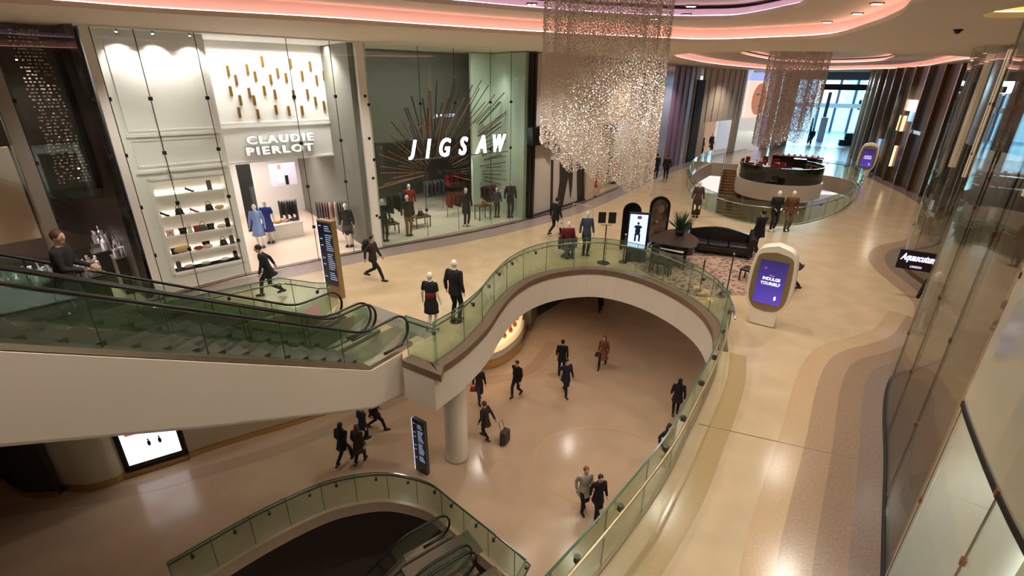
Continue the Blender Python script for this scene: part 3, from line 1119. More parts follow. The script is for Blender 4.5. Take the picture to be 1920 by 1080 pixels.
def bottle_mesh(h, r_, M):
    b = MB().lathe([(r_ * .6, 0), (r_, .01), (r_, h * .62), (r_ * .35, h * .72), (r_ * .35, h * .8), (r_ * .5, h * .82), (r_ * .5, h)], (0, 0, 0), 8)
    me = b.mesh('perfume_bottle')
    me.materials.append(M)
    return me


bms = [bottle_mesh(.26, .045, BOT), bottle_mesh(.34, .035, BOT), bottle_mesh(.2, .055, BOTD), bottle_mesh(.3, .04, mat('bottle_glass', (236, 236, 245), .05, metal=.4))]


def counter(loc_px, v, wd, dp, hh, label, nb):
    u, z = F0.at(loc_px[0], loc_px[1], v)
    c = F0.w(u, v, 0)
    r = empty('display_counter', c, F0.rz, label=label, cat='counter')
    MB().box((0, 0, hh / 2 - .02), (wd, dp, hh - .04)).build('cabinet', BLACK, r, bevel=.01)
    MB().box((0, 0, hh), (wd + .04, dp + .04, .04)).build('top', mat('mirror_top', (200, 196, 196), .08, metal=.9), r)
    if nb > 30:
        MB().box((0, dp * .25, hh + .12), (wd * .9, dp * .4, .2)).build('riser', mat('mirror_top', (1, 1, 1)), r)
    for k in range(nb):
        x = random.uniform(-wd / 2 + .06, wd / 2 - .06)
        y = -dp / 2 + .06 + (k % 4) * (dp - .12) / 3
        zz = hh + .02 + (.2 if (nb > 30 and dp * .05 < y < dp * .45) else 0)
        o = bpy.data.objects.new('perfume_bottle', random.choice(bms))
        COL.objects.link(o)
        p = Matrix.Rotation(F0.rz, 4, 'Z') @ Vector((x, y, zz))
        o.location = c + p
        o.scale = (1.5, 1.5, 1.6)
        tag(o, 'small shiny bottle on ' + label, 'bottle', 'bottles on ' + label)


counter((252, 480), 1.3, 1.1, .5, 1.25, 'the black counter beside the white pilaster', 36)
counter((205, 435), 2.6, 1.2, .5, 1.2, 'the black counter further inside the beauty shop', 32)
counter((150, 500), .8, 1.0, .45, 1.0, 'the low counter by the dark window of the beauty shop', 26)
counter((20, 440), .7, 1.1, .45, 1.1, 'the counter at the window beside the grey pilaster', 26)
c = F0.w(W0 - 3.6, 3.0, 3.3)
lamp('AREA', c, 420, (1.0, .86, .78), 4.5, (c.x, c.y, 0), sy=2.5)
for k in range(4):
    c = F0.w(W0 - 1.6 - 1.7 * k, 1.0, 3.3)
    lamp('SPOT', c, 420, (1, .95, .95), .04, (c.x, c.y, 0), 100)

# ---- JIGSAW ----------------------------------------------------------------
S2 = Frame(FP(fs(716)), FP(fs(988)))
W2 = S2.L
pt = FP(fs(707))
st(S2.box(MB(), -.28, .02, -.02, 1.2, 0, H).build('pillar_white', WHITE))
st(S2.box(MB(), W2 - .02, W2 + .22, -.08, 1.0, 0, H).build('pillar_black', BLACK))
st(S2.box(MB(), 0, W2 + .2, .12, 9, 0, .05).build('floor_shop', mat('shop_stone', (214, 200, 184), .3)))
GRW = mat('grey_green_wall', (118, 116, 106), .7)
mb = MB()
S2.box(mb, -.3, W2 + .2, 4.2, 4.4, 3.6, H)
S2.box(mb, -.5, -.3, .2, 8.6, 0, H)
S2.box(mb, -.3, W2 + 1.5, 8.4, 8.6, 0, 4.2)
S2.box(mb, -.3, W2 + .2, 4.2, 8.4, 3.6, 3.7)
st(mb.build('wall_interior', GRW))
# pale lit display wall at the Zadig end
st(S2.box(S2.box(MB(), W2 - .22, W2 - .02, .1, 4.2, 0, H), W2 - 1.5, W2 - .2, 2.6, 2.75, 0, H).build('wall_display', mat('pale_green_wall', (206, 216, 200), .5)))
c = S2.w(W2 - .8, 1.3, H - .1)
lamp('SPOT', c, 130, (.96, 1, .9), .1, S2.w(W2 - .8, 2.6, 2.5), 70, .8)
lamp('SPOT', S2.w(W2 - .8, 1.5, 7.4), 90, (.96, 1, .9), .1, S2.w(W2 - .8, 2.0, 0), 60, .8)
# radiating slats
fanr = empty('slatted_fan', S2.w(W2 * .5, 3.6, 3.2), label='huge fan of copper and dark slats radiating around the italic shop name', cat='ceiling feature')
fanr['_w'] = tuple(S2.w(W2 * .5, 3.6, 3.2))
COP_ = mat('copper_slat', (160, 108, 86), .4, metal=.3)
SLD = mat('dark_slat', (74, 62, 54), .5)
cu, cz = S2.at(830, 330, 3.6)
for i, a in enumerate(np.linspace(-8, 178, 62)):
    a = math.radians(a)
    r0 = .9 + .3 * ((i * 7) % 3)
    r1 = 4.3 + .5 * math.sin(i * 2.1)
    ps = []
    for rr in (r0, r1):
        u = cu + math.cos(a) * rr * .95
        z = cz + math.sin(a) * rr * 1.0
        ps.append([u, z])
    if ps[1][1] > H - .15:
        k = (H - .15 - ps[0][1]) / (ps[1][1] - ps[0][1])
        ps[1] = [ps[0][0] + (ps[1][0] - ps[0][0]) * k, H - .15]
    lim = (-.15, W2 - .3)
    for q in ps:
        q[0] = max(lim[0], min(lim[1], q[0]))
    if math.dist(ps[0], ps[1]) < .3:
        continue
    vv = 1.4 + 2.0 * (i % 2) * .2
    p, q = S2.w(ps[0][0], 3.9, ps[0][1]), S2.w(ps[1][0], vv, ps[1][1])
    MB().tube([p, q], .035, 4, flat=.6).build('slat', COP_ if (i % 4 == 0 or ps[1][0] < 1.6) else SLD, fanr)
for rr in (1.7, 3.0):
    pts = [S2.w(max(-.1, min(W2 - .3, cu + math.cos(a) * rr)), 3.9 - (rr - .9) * .55, cz + math.sin(a) * rr) for a in np.linspace(.1, math.pi - .1, 24)]
    MB().tube(pts, .02, 5).build('hoop', STEELD, fanr)
c = S2.w(cu, 1.8, cz + .4)
lamp('SPOT', S2.w(cu - 1.0, 1.2, 2.6), 70, (1, .62, .45), .1, S2.w(cu - 1.6, 3.6, 4.6), 90)
lamp('SPOT', S2.w(cu + 1.0, 1.2, 2.6), 40, (1, .7, .5), .1, S2.w(cu + 1.6, 3.6, 5.2), 80)
# name letters
VJ = .5
JI = [S2.at(x, y, VJ) for x, y in ((766, 283), (948, 266))]
sg = empty('shop_sign', S2.w((JI[0][0] + JI[1][0]) / 2, VJ, (JI[0][1] + JI[1][1]) / 2), label='large glowing white italic shop name hung behind the glass under the slatted fan', cat='sign')
ang = math.atan2(JI[1][1] - JI[0][1], JI[1][0] - JI[0][0])
LETJ = mat('lit_letters_bright', (255, 255, 255), .4, emit=(250, 250, 255), es=3.0)
uJ0, uJ1 = JI[0][0], JI[1][0]
wds = dict(J=.62, I=.42, G=.9, S=.75, A=.95, W=1.15)
tot = sum(wds[k] for k in 'JIGSAW')
gap = (uJ1 - uJ0 - tot * .62) / 5
xx = uJ0
for k in 'JIGSAW':
    ww = wds[k] * .62
    M4 = Matrix.Rotation(S2.rz, 4, 'Z') @ Matrix.Translation(Vector((xx + ww / 2 - (uJ0 + uJ1) / 2, 0, 0))) @ Matrix.Rotation(math.pi / 2, 4, 'X')
    text(k, 1, LETJ, sg, name='letter', extrude=.05, bold=.02, shear=.3, matrix=M4, width=ww, height=.78)
    xx += ww + gap
MB().tube([S2.w(uJ0 - .1, VJ, 0) - S2.w((uJ0 + uJ1) / 2, VJ, 0) - Vector((0, 0, .42)), S2.w(uJ1 + .1, VJ, 0) - S2.w((uJ0 + uJ1) / 2, VJ, 0) - Vector((0, 0, .42))], .02, 6).build('rail', STEELD, sg)
u0, z0_ = S2.at(813, 218, 3.0)
u1, z1_ = S2.at(855, 214, 3.0)
sg = empty('shop_sign', S2.w((u0 + u1) / 2, 3.0, z0_), label='small pale lit name among the copper slats', cat='sign')
text('JUNIOR', .2, mat('lit_lilac', (220, 215, 255), .4, emit=(215, 210, 255), es=1.2), sg, extrude=.01, bold=.01, matrix=Matrix.Rotation(S2.rz, 4, 'Z') @ Matrix.Rotation(math.pi / 2, 4, 'X'), width=u1 - u0, height=.16)
us = [S2.at(x, y, 0)[0] for x, y in ((803, 447), (861, 438), (921, 424), (956, 417))]
glazing('tall greenish glass front of the shop with the slatted fan', S2, [.02] + us + [W2 - .04], .12, H, glass('shop_green_glass', (240, 246, 241), .03), (1.3, 3.6, 5.6))
for (uu, vv, e) in ((1.2, 3.0, 160), (3.4, 4.5, 220), (5.4, 3.0, 160), (3, 1.4, 90)):
    c = S2.w(uu, vv, 3.55)
    lamp('SPOT', c, e, (1, .92, .82), .08, (c.x, c.y, 0), 120)
lamp('AREA', S2.w(W2 * .45, 1.0, H - .1), 90, (.95, 1, .92), W2 * .7, S2.w(W2 * .45, 3.4, 2.0), sy=.6)

# ---- white hoarding with black shapes ---------------------------------------------
S3 = Frame(FP(fs(993)), FP(fs(1100)))
W3 = S3.L
hb = empty('hoarding', S3.w(0, 0, 0), label='white boarded shop front with black leg shapes under a black fascia', cat='hoarding')
hb['_w'] = tuple(S3.w(0, 0, 0))
S3.box(MB(), 0, W3 + .1, .1, .25, 0, H).build('board', mat('hoarding_white', (196, 188, 178), .6), hb)


def poly_on(f, pts, v, M, par, name, t=.02):
    uz_ = [f.at(x, y, v) for x, y in pts]
    mb = MB()
    n = len(uz_)
    mb.add([f.w(u, v, z) for u, z in uz_] + [f.w(u, v + t, z) for u, z in uz_], [tuple(range(n)), tuple(range(2 * n - 1, n - 1, -1))] + [(i, (i + 1) % n, n + (i + 1) % n, n + i) for i in range(n)])
    return mb.build(name, M, par)


BRD = mat('hoarding_black', (46, 40, 38), .6)
poly_on(S3, [(1038, 268), (1060, 278), (1076, 300), (1073, 350), (1070, 372), (1066, 330), (1062, 350), (1054, 392), (1042, 398), (1050, 340), (1050, 300), (1040, 282)], .07, BRD, hb, 'printed_leg')
poly_on(S3, [(1034, 300), (1038, 300), (1036, 400), (1032, 402)], .07, BRD, hb, 'printed_line')
poly_on(S3, [(1082, 302), (1096, 314), (1095, 377), (1083, 382)], .07, BRD, hb, 'printed_leg')
fb = empty('shop_fascia', S3.w(0, 0, 0), label='black shop fascia box with pale letters beside the crystal curtain', cat='fascia')
fb['_w'] = tuple(S3.w(0, 0, 0))
poly_on(S3, [(998, 240), (1022, 236), (1046, 262), (1046, 282), (1036, 268), (1000, 274)], -.3, BLACK, fb, 'fascia_box', t=.35)
u0, z0_ = S3.at(1010, 254, -.33)
u1, z1_ = S3.at(1046, 250, -.33)
text('ZADIG', .6, mat('pale_letters', (206, 200, 192), .5), fb, bold=.01, extrude=.01, width=u1 - u0 + .3, height=.62,
     matrix=Matrix.Translation(S3.w((u0 + u1) / 2 + .25, -.33, (z0_ + z1_) / 2 - .05) - S3.w(0, 0, 0)) @ Matrix.Rotation(S3.rz, 4, 'Z') @ Matrix.Rotation(math.pi / 2, 4, 'X'))
st(S3.box(MB(), 0, W3, -.06, .1, 0, .12).build('baseboard_left', DARK))
st(S3.box(MB(), -.05, .12, -.15, .2, 0, H).build('pillar_black', BLACK))

# ---- following fronts: each slice of the far wall -------------------------------------
STRIPE = mat('beige_fluting', (206, 186, 164), .45)


def front(x0, x1, M, z0=0.0, z1=H, v=0.0, t=.12, name='wall_front', kind='structure', flute=0):
    s0, s1 = fs(x0), fs(x1)
    p = fpts(s0, s1)
    p = offset(p, v) if abs(v) > 1e-6 else p
    mb = MB()
    if flute:
        n = max(2, int((s1 - s0) / flute))
        for i in range(n):
            a = FP(s0 + (s1 - s0) * i / n)
            b = FP(s0 + (s1 - s0) * (i + .55) / n)
            mb.seg(a, b, t, z0, z1)
        mb.wall(offset(p, t * .6), t, z0, z1)
    else:
        mb.wall(p, t, z0, z1)
    o = mb.build(name, M)
    return st(o) if kind else o


front(1097, 1112, STRIPE)
front(1112, 1226, mat('tan_wall', (200, 176, 146), .5), z0=4.2)
front(1112, 1121, mat('tan_wall', (1, 1, 1)), z1=4.2)
front(1142, 1155, mat('tan_wall', (1, 1, 1)), z1=4.2, v=.8)
front(1176, 1188, STRIPE)
front(1205, 1226, mat('tan_wall', (1, 1, 1)), z1=4.2)
front(1121, 1142, mat('bright_shop', (206, 216, 236), .5, emit=(190, 205, 240), es=.8), z1=3.6, v=2.2)
front(1155, 1205, mat('dim_shop', (150, 130, 112), .5), z1=4.2, v=2.5)
a, b = FP(fs(1119)), FP(fs(1143))
sgn = empty('shop_sign', (a.x, a.y, 3.75), label='dark sign board over the bright doorway behind the crystal curtain', cat='sign')
sgn['_w'] = (a.x, a.y, 3.75)
MB().seg(a, b, .3, 3.6, 4.15).build('board', BLACK, sgn)
# far fronts
front(1226, 1240, mat('lilac_glass', (172, 172, 196), .15, metal=.3))
front(1240, 1272, mat('plum_panel', (124, 92, 112), .4), flute=1.2)
front(1272, 1290, mat('grey_fin', (150, 144, 148), .3), flute=.9)
front(1284, 1298, BLACKM, z0=0, z1=6.7, v=-.1)
front(1298, 1364, mat('beige_fins', (186, 170, 150), .4), z0=3.2, flute=1.1)
front(1298, 1312, mat('beige_fins', (1, 1, 1)), z1=3.2)
front(1312, 1360, mat('lit_window_far', (200, 180, 160), .5, emit=(255, 214, 176), es=.35), z1=3.2, v=1.5)
front(1364, 1376, mat('beige_fins', (1, 1, 1)), flute=1.2)
front(1376, 1408, mat('lit_window_cool', (200, 206, 214), .5, emit=(220, 226, 240), es=.5), z1=3.4, v=2)
front(1376, 1384, mat('lit_window_cool', (1, 1, 1)), z0=3.4)
front(1425, 1441, mat('beige_fins', (1, 1, 1)), flute=1.2)
front(1441, 1452, BLACK, v=-.2)
front(1452, 1510, mat('grey_fin', (1, 1, 1)), flute=1.5)
# lit advert: a pale brow and cheek close-up, generic
a, b = FP(fs(1378)), FP(fs(1416))
AD = Frame(a, b)
ad = empty('lit_advert', AD.w(0, 0, 0), label='tall glowing advert with a warm blurred portrait on the far shop front', cat='advert')
ad['_w'] = tuple(AD.w(0, 0, 0))
AD.box(MB(), 0, AD.L, -.25, -.05, 3.3, 6.7).build('lightbox', mat('ad_warm', (255, 220, 196), .5, emit=(255, 214, 190), es=1.0), ad)
AD.box(MB(), 0, AD.L, -.25, -.05, 6.72, 7.4).build('header_panel', mat('ad_blue', (170, 180, 240), .5, emit=(170, 185, 250), es=.9), ad)
q = MB()
q.ball(AD.w(AD.L * .55, -.28, 5.0), (1.5, .03, 1.5), 24, 12, Matrix.Rotation(AD.rz, 4, 'Z'))
q.build('printed_face', mat('ad_skin', (214, 142, 112), .5, emit=(214, 142, 112), es=.6), ad)
q = MB()
q.ball(AD.w(AD.L * .45, -.33, 5.45), (.42, .03, .09), 20, 8, Matrix.Rotation(AD.rz, 4, 'Z'))
q.ball(AD.w(AD.L * .60, -.33, 4.35), (.28, .03, .10), 20, 8, Matrix.Rotation(AD.rz, 4, 'Z'))
q.build('printed_features', mat('ad_brown', (160, 92, 72), .5, emit=(160, 92, 72), es=.5), ad)
a, b = FP(fs(1416)), FP(fs(1426))
tag(MB().seg(a, b, .3, 0.4, 7.3).build('lit_strip', mat('strip_blue', (170, 176, 226), .5, emit=(176, 182, 236), es=.8)), 'tall lilac lit lettering strip beside the glowing portrait advert', 'light panel')

# ================================================================== ESCALATORS
DE = Vector((-0.548, -0.8365, 0)).normalized()     # direction the escalators climb in plan
PE = Vector((DE.y, -DE.x, 0)) * 1.0                 # across, away from the camera
if PE.y < 0:
    PE = -PE
NA = Vector((-2.72, 11.42, 0))                      # newel end of the near handrail
ESC_GLASS = glass('escalator_glass', (232, 240, 232), 0.03, opac=0.03, oc=(110, 130, 104))
SKIRT = mat('escalator_skirt', (150, 140, 124), .3, metal=.7)
STEPM = mat('escalator_step', (96, 88, 82), .45, metal=.5)
TRIM_E = mat('escalator_deck', (176, 164, 146), .25, metal=.8)


def escalator(origin, d, p, width, slope, run, label, zb, flat=1.45, glassM=ESC_GLASS, group=None):
    """origin: plan point of the outer handrail's newel end; d: plan direction away from the newels; slope: rise per metre"""
    O = Vector((origin[0], origin[1], zb))
    r = empty('escalator', O, label=label, cat='escalator', group=group)
    r['_w'] = tuple(O)
    z = Vector((0, 0, 1))

    def prof(u):
        return 0.0 if u < flat else (u - flat) * slope

    def W(u, v, h):
        return O + d * u + p * v + z * (prof(u) + h)
    us = [0.0, flat - .25, flat, flat + .3] + list(np.linspace(flat + 1, run, 8))

    def zz(u):
        # softened bend
        return prof(u)
    for v in (0.0, width):
        # handrail loop round the newel
        loop = []
        R = .42
        for a in np.linspace(-math.pi * .5, math.pi * .5, 11):
            loop.append(O + d * (R - math.cos(a) * R) + p * v + z * (.53 + math.sin(a) * R))
        low = [O + d * u + p * v + z * .11 for u in (flat * .6, R + .1)]
        high = []
        for u in list(np.linspace(R + .1, flat - .3, 3)) + [flat - .1, flat + .05, flat + .2, flat + .4] + list(np.linspace(flat + 1, run, 6)):
            k = u - flat
            e = slope * (k if k > .3 else (0 if k < -.3 else (k + .3) ** 2 / 1.2))
            high.append(O + d * u + p * v + z * (.95 + e))
        MB().tube(low + loop + high, .042, 8, flat=.75).build('handrail', RUBBER, r, smooth=True)
        # inner glass balustrade
        mb = MB()
        top = []
        bot = []
        for a in np.linspace(-math.pi * .5, math.pi * .5, 9):
            top.append((R + .03 - math.cos(a) * (R - .06), .53 + math.sin(a) * (R - .05)))
        tp = [q for q in top if q[1] > .5]
        bt = [q for q in top if q[1] <= .53][::-1]
        poly = tp + [(u, .9 + prof(u)) for u in (R + .3, flat, flat + .4, run)]
        poly += [(run, .08 + prof(run)), (flat, .08)] + [(u, max(.08, h)) for u, h in bt]
        k = len(poly)
        vs = [O + d * u + p * (v - .009) + z * h for u, h in poly] + [O + d * u + p * (v + .009) + z * h for u, h in poly]
        mb.add(vs, [tuple(range(k)), tuple(range(2 * k - 1, k - 1, -1))] + [(i, (i + 1) % k, k + (i + 1) % k, k + i) for i in range(k)])
        mb.build('balustrade_glass', glassM, r)
        # joints
        for u in np.arange(flat + .6, run, 1.35):
            MB().tube([W(u, v, .1), W(u, v, .92)], .01, 5).build('glass_joint', STEELD, r)
        # deck board under the glass
        inn = 1 if v == 0 else -1
        mb = MB()
        for a, b in zip(us, us[1:]):
            q0 = [W(a, v - inn * .13, .0), W(a, v - inn * .13, .10), W(a, v + inn * .12, .10), W(a, v + inn * .14, -.12)]
            q1 = [W(b, v - inn * .13, .0), W(b, v - inn * .13, .10), W(b, v + inn * .12, .10), W(b, v + inn * .14, -.12)]
            mb.hexa(q0, q1)
        mb.build('deck', TRIM_E, r)
    # steps
    mb = MB()
    w0, w1 = .16, width - .16
    n = int((run - flat) / .40)
    for i in range(n):
        u = flat + .15 + i * .40
        a = prof(u) if slope > 0 else prof(u) + slope * .4
        h0 = prof(u) - .06
        q0 = [W(u, w0, 0) * 1, W(u, w1, 0) * 1, W(u + .40, w1, 0) * 1, W(u + .40, w0, 0) * 1]
        zt = O.z + prof(u + (.40 if slope > 0 else 0)) - .05
        lo = [Vector((q.x, q.y, zt - .25)) for q in q0]
        hi = [Vector((q.x, q.y, zt)) for q in q0]
        mb.hexa(lo, hi)
    mb.build('step_band', STEPM, r)
    # comb plate
    mb = MB()
    q = [O + d * u + p * v for u, v in ((-.5, w0), (flat + .2, w0), (flat + .2, w1), (-.5, w1))]
    mb.prism([(a.x, a.y) for a in q], zb - .05, zb + .012)
    mb.build('comb_plate', SKIRT, r)
    # little button lights along the skirt
    mb = MB()
    for u in np.arange(flat + .8, run, .9):
        c = W(u, .135, .06)
        mb.ball(c, .016, 6, 5)
        c = W(u + .3, width - .135, .06)
        mb.ball(c, .016, 6, 5)
    o = mb.build('skirt_light', mat('button_led', (220, 225, 255), .4, emit=(220, 225, 255), es=8), r)
    o['kind'] = 'stuff'
    return r


SL = .577
escalator(NA, DE, PE, 1.22, SL, 11.0, 'near escalator climbing from the gallery, its black handrail closest to the void corner', 0.0)
escalator(NA + PE * 1.42, DE, PE, 1.22, SL, 11.0, 'far escalator of the climbing pair, carrying the man in the dark coat', 0.0)
# white side cladding and soffit of the pair
cl = empty('escalator_cladding', NA, label='smooth white cladding under the pair of climbing escalators', cat='cladding')
cl['_w'] = tuple(NA)
off = NA - PE * .17
pts_t, pts_b = [], []
for u, zt in ((-.35, .0), (1.45, .0), (11.0, 9.55 * SL)):
    q = off + DE * u
    pts_t.append(Vector((q.x, q.y, zt - .02)))
for x, y in ((756, 740), (700, 766), (400, 801), (0, 838)):
    pts_b.append(UP(x, y, off, PE))
q = off + DE * 11.0
e = (pts_b[-1] - pts_b[-2]).normalized()
k = ((q - pts_b[-1]).dot(DE)) / e.dot(DE)
pts_b.append(pts_b[-1] + e * k)
WD = PE * 3.0
T = [pts_t[0], pts_t[1], pts_t[1].lerp(pts_t[2], .25), pts_t[1].lerp(pts_t[2], .6), pts_t[2]]
Bt = pts_b
mb = MB()
for i in range(4):
    mb.hexa([T[i], Bt[i], Bt[i] + WD * .02, T[i] + WD * .02], [T[i + 1], Bt[i + 1], Bt[i + 1] + WD * .02, T[i + 1] + WD * .02])
mb.build('side_panel', WHITEP, cl)
mb = MB()
for i in range(4):
    z3 = Vector((0, 0, .05))
    mb.hexa([Bt[i], Bt[i] + WD, Bt[i] + WD + z3, Bt[i] + z3], [Bt[i + 1], Bt[i + 1] + WD, Bt[i + 1] + WD + z3, Bt[i + 1] + z3])
mb.build('soffit', WHITEP, cl)
mb = MB()
for i in range(4):
    mb.hexa([T[i] + WD * .98, Bt[i] + WD * .98, Bt[i] + WD, T[i] + WD], [T[i + 1] + WD * .98, Bt[i + 1] + WD * .98, Bt[i + 1] + WD, T[i + 1] + WD])
mb.build('side_panel', WHITEP, cl)
# landing apron between the newels and the floor
q = [NA + PE * v + DE * u for u, v in ((-1.0, -.15), (1.5, -.15), (1.5, 2.85), (-1.0, 2.85))]
tag(MB().prism([(a.x, a.y) for a in q], -.4, -.055).build('floor_landing', mat('landing_plate', (150, 142, 132), .3, metal=.3)), kind='structure')
tag(MB().prism([(a.x, a.y) for a in [NA + PE * v + DE * u for u, v in ((-1.1, -.15), (-.45, -.15), (-.45, 2.85), (-1.1, 2.85))]], -.05, .006).build('floor_landing', mat('landing_plate', (150, 142, 132), .3, metal=.3)), kind='structure')
# pink safety cards on the glass
for (u, v, s) in ((.95, 2.66, 1), (.9, 1.30, 1)):
    c = NA + DE * u + PE * (v - .03) + Vector((0, 0, .62))
    o = MB().box(c, (.42, .012, .3), math.atan2(DE.y, DE.x)).build('safety_sign', mat('pink_card', (206, 170, 160), .5), o=tuple(c))
    tag(o, 'small pinkish notice stuck on the glass of the %s escalator by its newel' % ('far' if v > 2 else 'near'), 'notice')

# escalators going down from the lower floor (bottom edge of the photo)
DL = Vector((-0.80, -0.60, 0))
PL = Vector((-DL.y, DL.x, 0)) * -1
o2 = Vector((-1.75, 10.55, -6))
if PL.y > 0:
    pass
PLc = Vector((.6, -.8, 0))
DKG = glass('lower_esc_glass', (226, 232, 224), .03, opac=.03, oc=(80, 90, 76))
escalator(o2, DL, PLc, 1.2, -SL, 9.0, 'dark escalator running down from the lower floor, the farther of the pair', -6.0, glassM=DKG)
escalator(o2 + PLc * 1.45, DL, PLc, 1.2, -SL, 9.0, 'dark escalator running down from the lower floor, nearer the bottom edge', -6.0, glassM=DKG)

# ================================================================== RIGHT SIDE: near glass front
def wallstrip(name, pts, t, z0, z1, M):
    return st(MB().wall(pts, t, z0, z1).build(name, M))


def glassrun(name, label, pts, z0, z1, M, step, clips=(1.6, 3.1, 4.7, 6.2), seam=STEELD, joint=True, cl=True):
    r = empty(name, (pts[0][0], pts[0][1], z0), label=label, cat='shop window')
    r['_w'] = (pts[0][0], pts[0][1], z0)
    for sg in resample(pts, step):
        MB().wall(sg, .02, z0, z1).build('glass_pane', M, r)
        a = sg[0]
        if joint:
            MB().tube([(a[0], a[1], z0), (a[0], a[1], z1)], .012, 5).build('joint', seam, r)
        if cl:
            for z in clips:
                if z0 < z < z1:
                    MB().box((a[0], a[1], z), (.06, .05, .07), .8).build('clip', BRONZE, r)
    return r


def sub(pts, i0, i1):
    return pts[i0:i1]


# find where the pale opaque upper band ends (about plan point 6.05, 5.75)
iN = min(range(2, 26), key=lambda i: abs(px((RN[i][0], RN[i][1], 3.1))[0] - 1808))
print('iN', iN, RN[iN])
near = RN[:iN + 1]
far_ = RN[iN:]
PALE = mat('pale_green_glass', (196, 198, 178), .12, spec=.6)
up_r = empty('upper_glazing', (near[0][0], near[0][1], 3.1), label='pale grey-green opaque glass panels above the near white lit shop window', cat='glass panel')
up_r['_w'] = (near[0][0], near[0][1], 3.1)
for sg in resample(near, 1.5):
    MB().wall(sg, .03, 3.12, 7.7).build('opaque_pane', PALE, up_r)
    a = sg[0]
    MB().tube([(a[0], a[1], 3.1), (a[0], a[1], 7.7)], .014, 5).build('joint', STEELD, up_r)
    for z in (4.6, 6.1):
        MB().box((a[0] - .03, a[1] + .03, z), (.07, .05, .07), .9).build('clip', BLACKM, up_r)
st(MB().wall(near, .07, 3.06, 3.12).build('trim_8', BLACKM))
for sg in resample(near, 1.5):
    a = sg[0]
    for dz in (0, ):
        o = MB().box((a[0], a[1], 3.09), (.11, .07, .10), .9).build('patch_fitting', BRONZE, up_r, bevel=.02)
glassrun('shop_window', 'clear lower window of the near white lit shop at the bottom right', near, .08, 3.06, CLEARG, 1.5, (1.2, 2.2), cl=True)
glassrun('shop_window', 'tall curved brownish glass front bulging toward the right walkway', far_, .08, 7.66, glass('brown_glass', (246, 243, 240), .04, graze=.35), 1.9)
# interior of the white lit shop
wi = offset(near, -3.6)
st(MB().prism([near[0], *near[1:], *wi[::-1]], 0.0, .03).build('floor_shop', mat('white_floor', (236, 238, 236), .2)))
wallstrip('wall_interior', wi, .1, 0, 3.3, WHITEG)
st(MB().prism([near[0], *near[1:], *wi[::-1]], 3.2, 3.3).build('ceiling_shop', WHITE))
e0, e1 = near[-1], wi[-1]
wallstrip('wall_divider', [e0, e1], .18, 0, 7.66, mat('pale_post', (206, 208, 198), .4))
st(MB().box((e0[0] + .5, e0[1] + .36, 3.8), (.2, .2, 7.6), .9).build('pillar_brown', mat('brown_post', (176, 142, 108), .4)))
for k in (.15, .45, .8):
    i = int(k * (len(near) - 1))
    c = ((near[i][0] + wi[i][0]) / 2, (near[i][1] + wi[i][1]) / 2, 3.15)
    lamp('AREA', c, 70, (.96, 1, .98), 1.5, (c[0], c[1], 0))
# two free standing inner partitions seen through the near window
for d_, i0, nm in ((-1.0, 6, 'pale partition panel standing behind the near shop window'), (-1.9, 10, 'second pale partition panel deeper in the near shop')):
    q = offset(near, d_)
    seg = q[i0:i0 + 6]
    tag(MB().wall(seg, .06, .03, 2.5).build('partition', mat('pale_partition', (206, 208, 190), .3)), nm, 'partition')

# interior of the brown glass shop
wb = offset(far_, -3.2)
wallstrip('wall_interior', wb[:-6], .15, 0, 7.66, mat('brown_wall', (78, 66, 58), .35))
st(MB().prism([*far_, *wb[::-1]], 0, .03).build('floor_shop', mat('dark_shop_floor', (86, 74, 68), .25)))
st(MB().wall(offset(far_, -1.3)[2:-3], .06, 3.4, 7.66).build('wall_upper', mat('taupe_panel', (96, 84, 74), .35)))
c = offset(far_, -1.8)[len(far_) // 2]
lamp('SPOT', (c[0], c[1], 6.8), 160, (1, .86, .72), .1, (c[0], c[1], 0), 110)
# round low plinth inside and dark mannequins' plinth
c = offset(far_, -.9)[6]
o = MB().lathe([(.7, .03), (.7, .30), (.66, .34)], (c[0], c[1], 0), 28).build('display_plinth', mat('dark_plinth', (70, 62, 58), .2), o=(c[0], c[1], .03))
tag(o, 'round dark display plinth behind the brown curved glass', 'plinth')
# ---- far bulge with the AQUASCUTUM board
glassrun('shop_window', 'tall curved glass front above the dark sign board with white italic letters', RB, .08, 7.66, glass('bulge_glass', (246, 246, 244), .05, graze=.45), 1.3, seam=STEEL, clips=(1.5, 3.0, 4.5, 6.0))
wb = offset(RB, -2.6)
wallstrip('wall_interior', wb, .15, 0, 7.66, mat('taupe_wall', (120, 108, 96), .4))
st(MB().prism([*RB, *wb[::-1]], 0, .03).build('floor_shop', mat('grey_shop_floor', (126, 112, 100), .25)))
st(MB().wall(offset(RB, -.7)[3:-3], .05, 4.6, 7.66).build('wall_upper', mat('taupe_upper', (128, 118, 106), .3)))
for k in (5, 14, 24, 34):
    c = offset(RB, -1.2)[min(k, len(RB) - 1)]
    lamp('SPOT', (c[0], c[1], 7.3), 110, (1, .84, .66), .08, (c[0], c[1], 0), 100)
    o = MB().box((0, 0, 0), (.16, .16, 3.9)).build('lit_fin', mat('fin_%d' % (k % 3), (210, 196, 170), .35, emit=(255, 226, 186), es=.55 if k % 2 else .2))  # added glowing strip imitating vertical light streaks in the curved glass
    o.location = offset(RB, -.5)[min(k, len(RB) - 1)] + (5.6,)
    tag(o, 'tall pale glowing fin inside the curved shop front, %s along the bulge' % {5: 'first', 14: 'second', 24: 'third', 34: 'last'}[k], 'light panel')
st(MB().wall(offset(RB, .03), .1, 0, .1).build('baseboard_right', BRONZE))
st(MB().wall(offset(RN[iN:], .0), .07, 0, .06).build('baseboard_right', BLACKM))
st(MB().wall(offset(RN[:iN + 1], .0), .07, 0, .06).build('baseboard_right', STEELD))
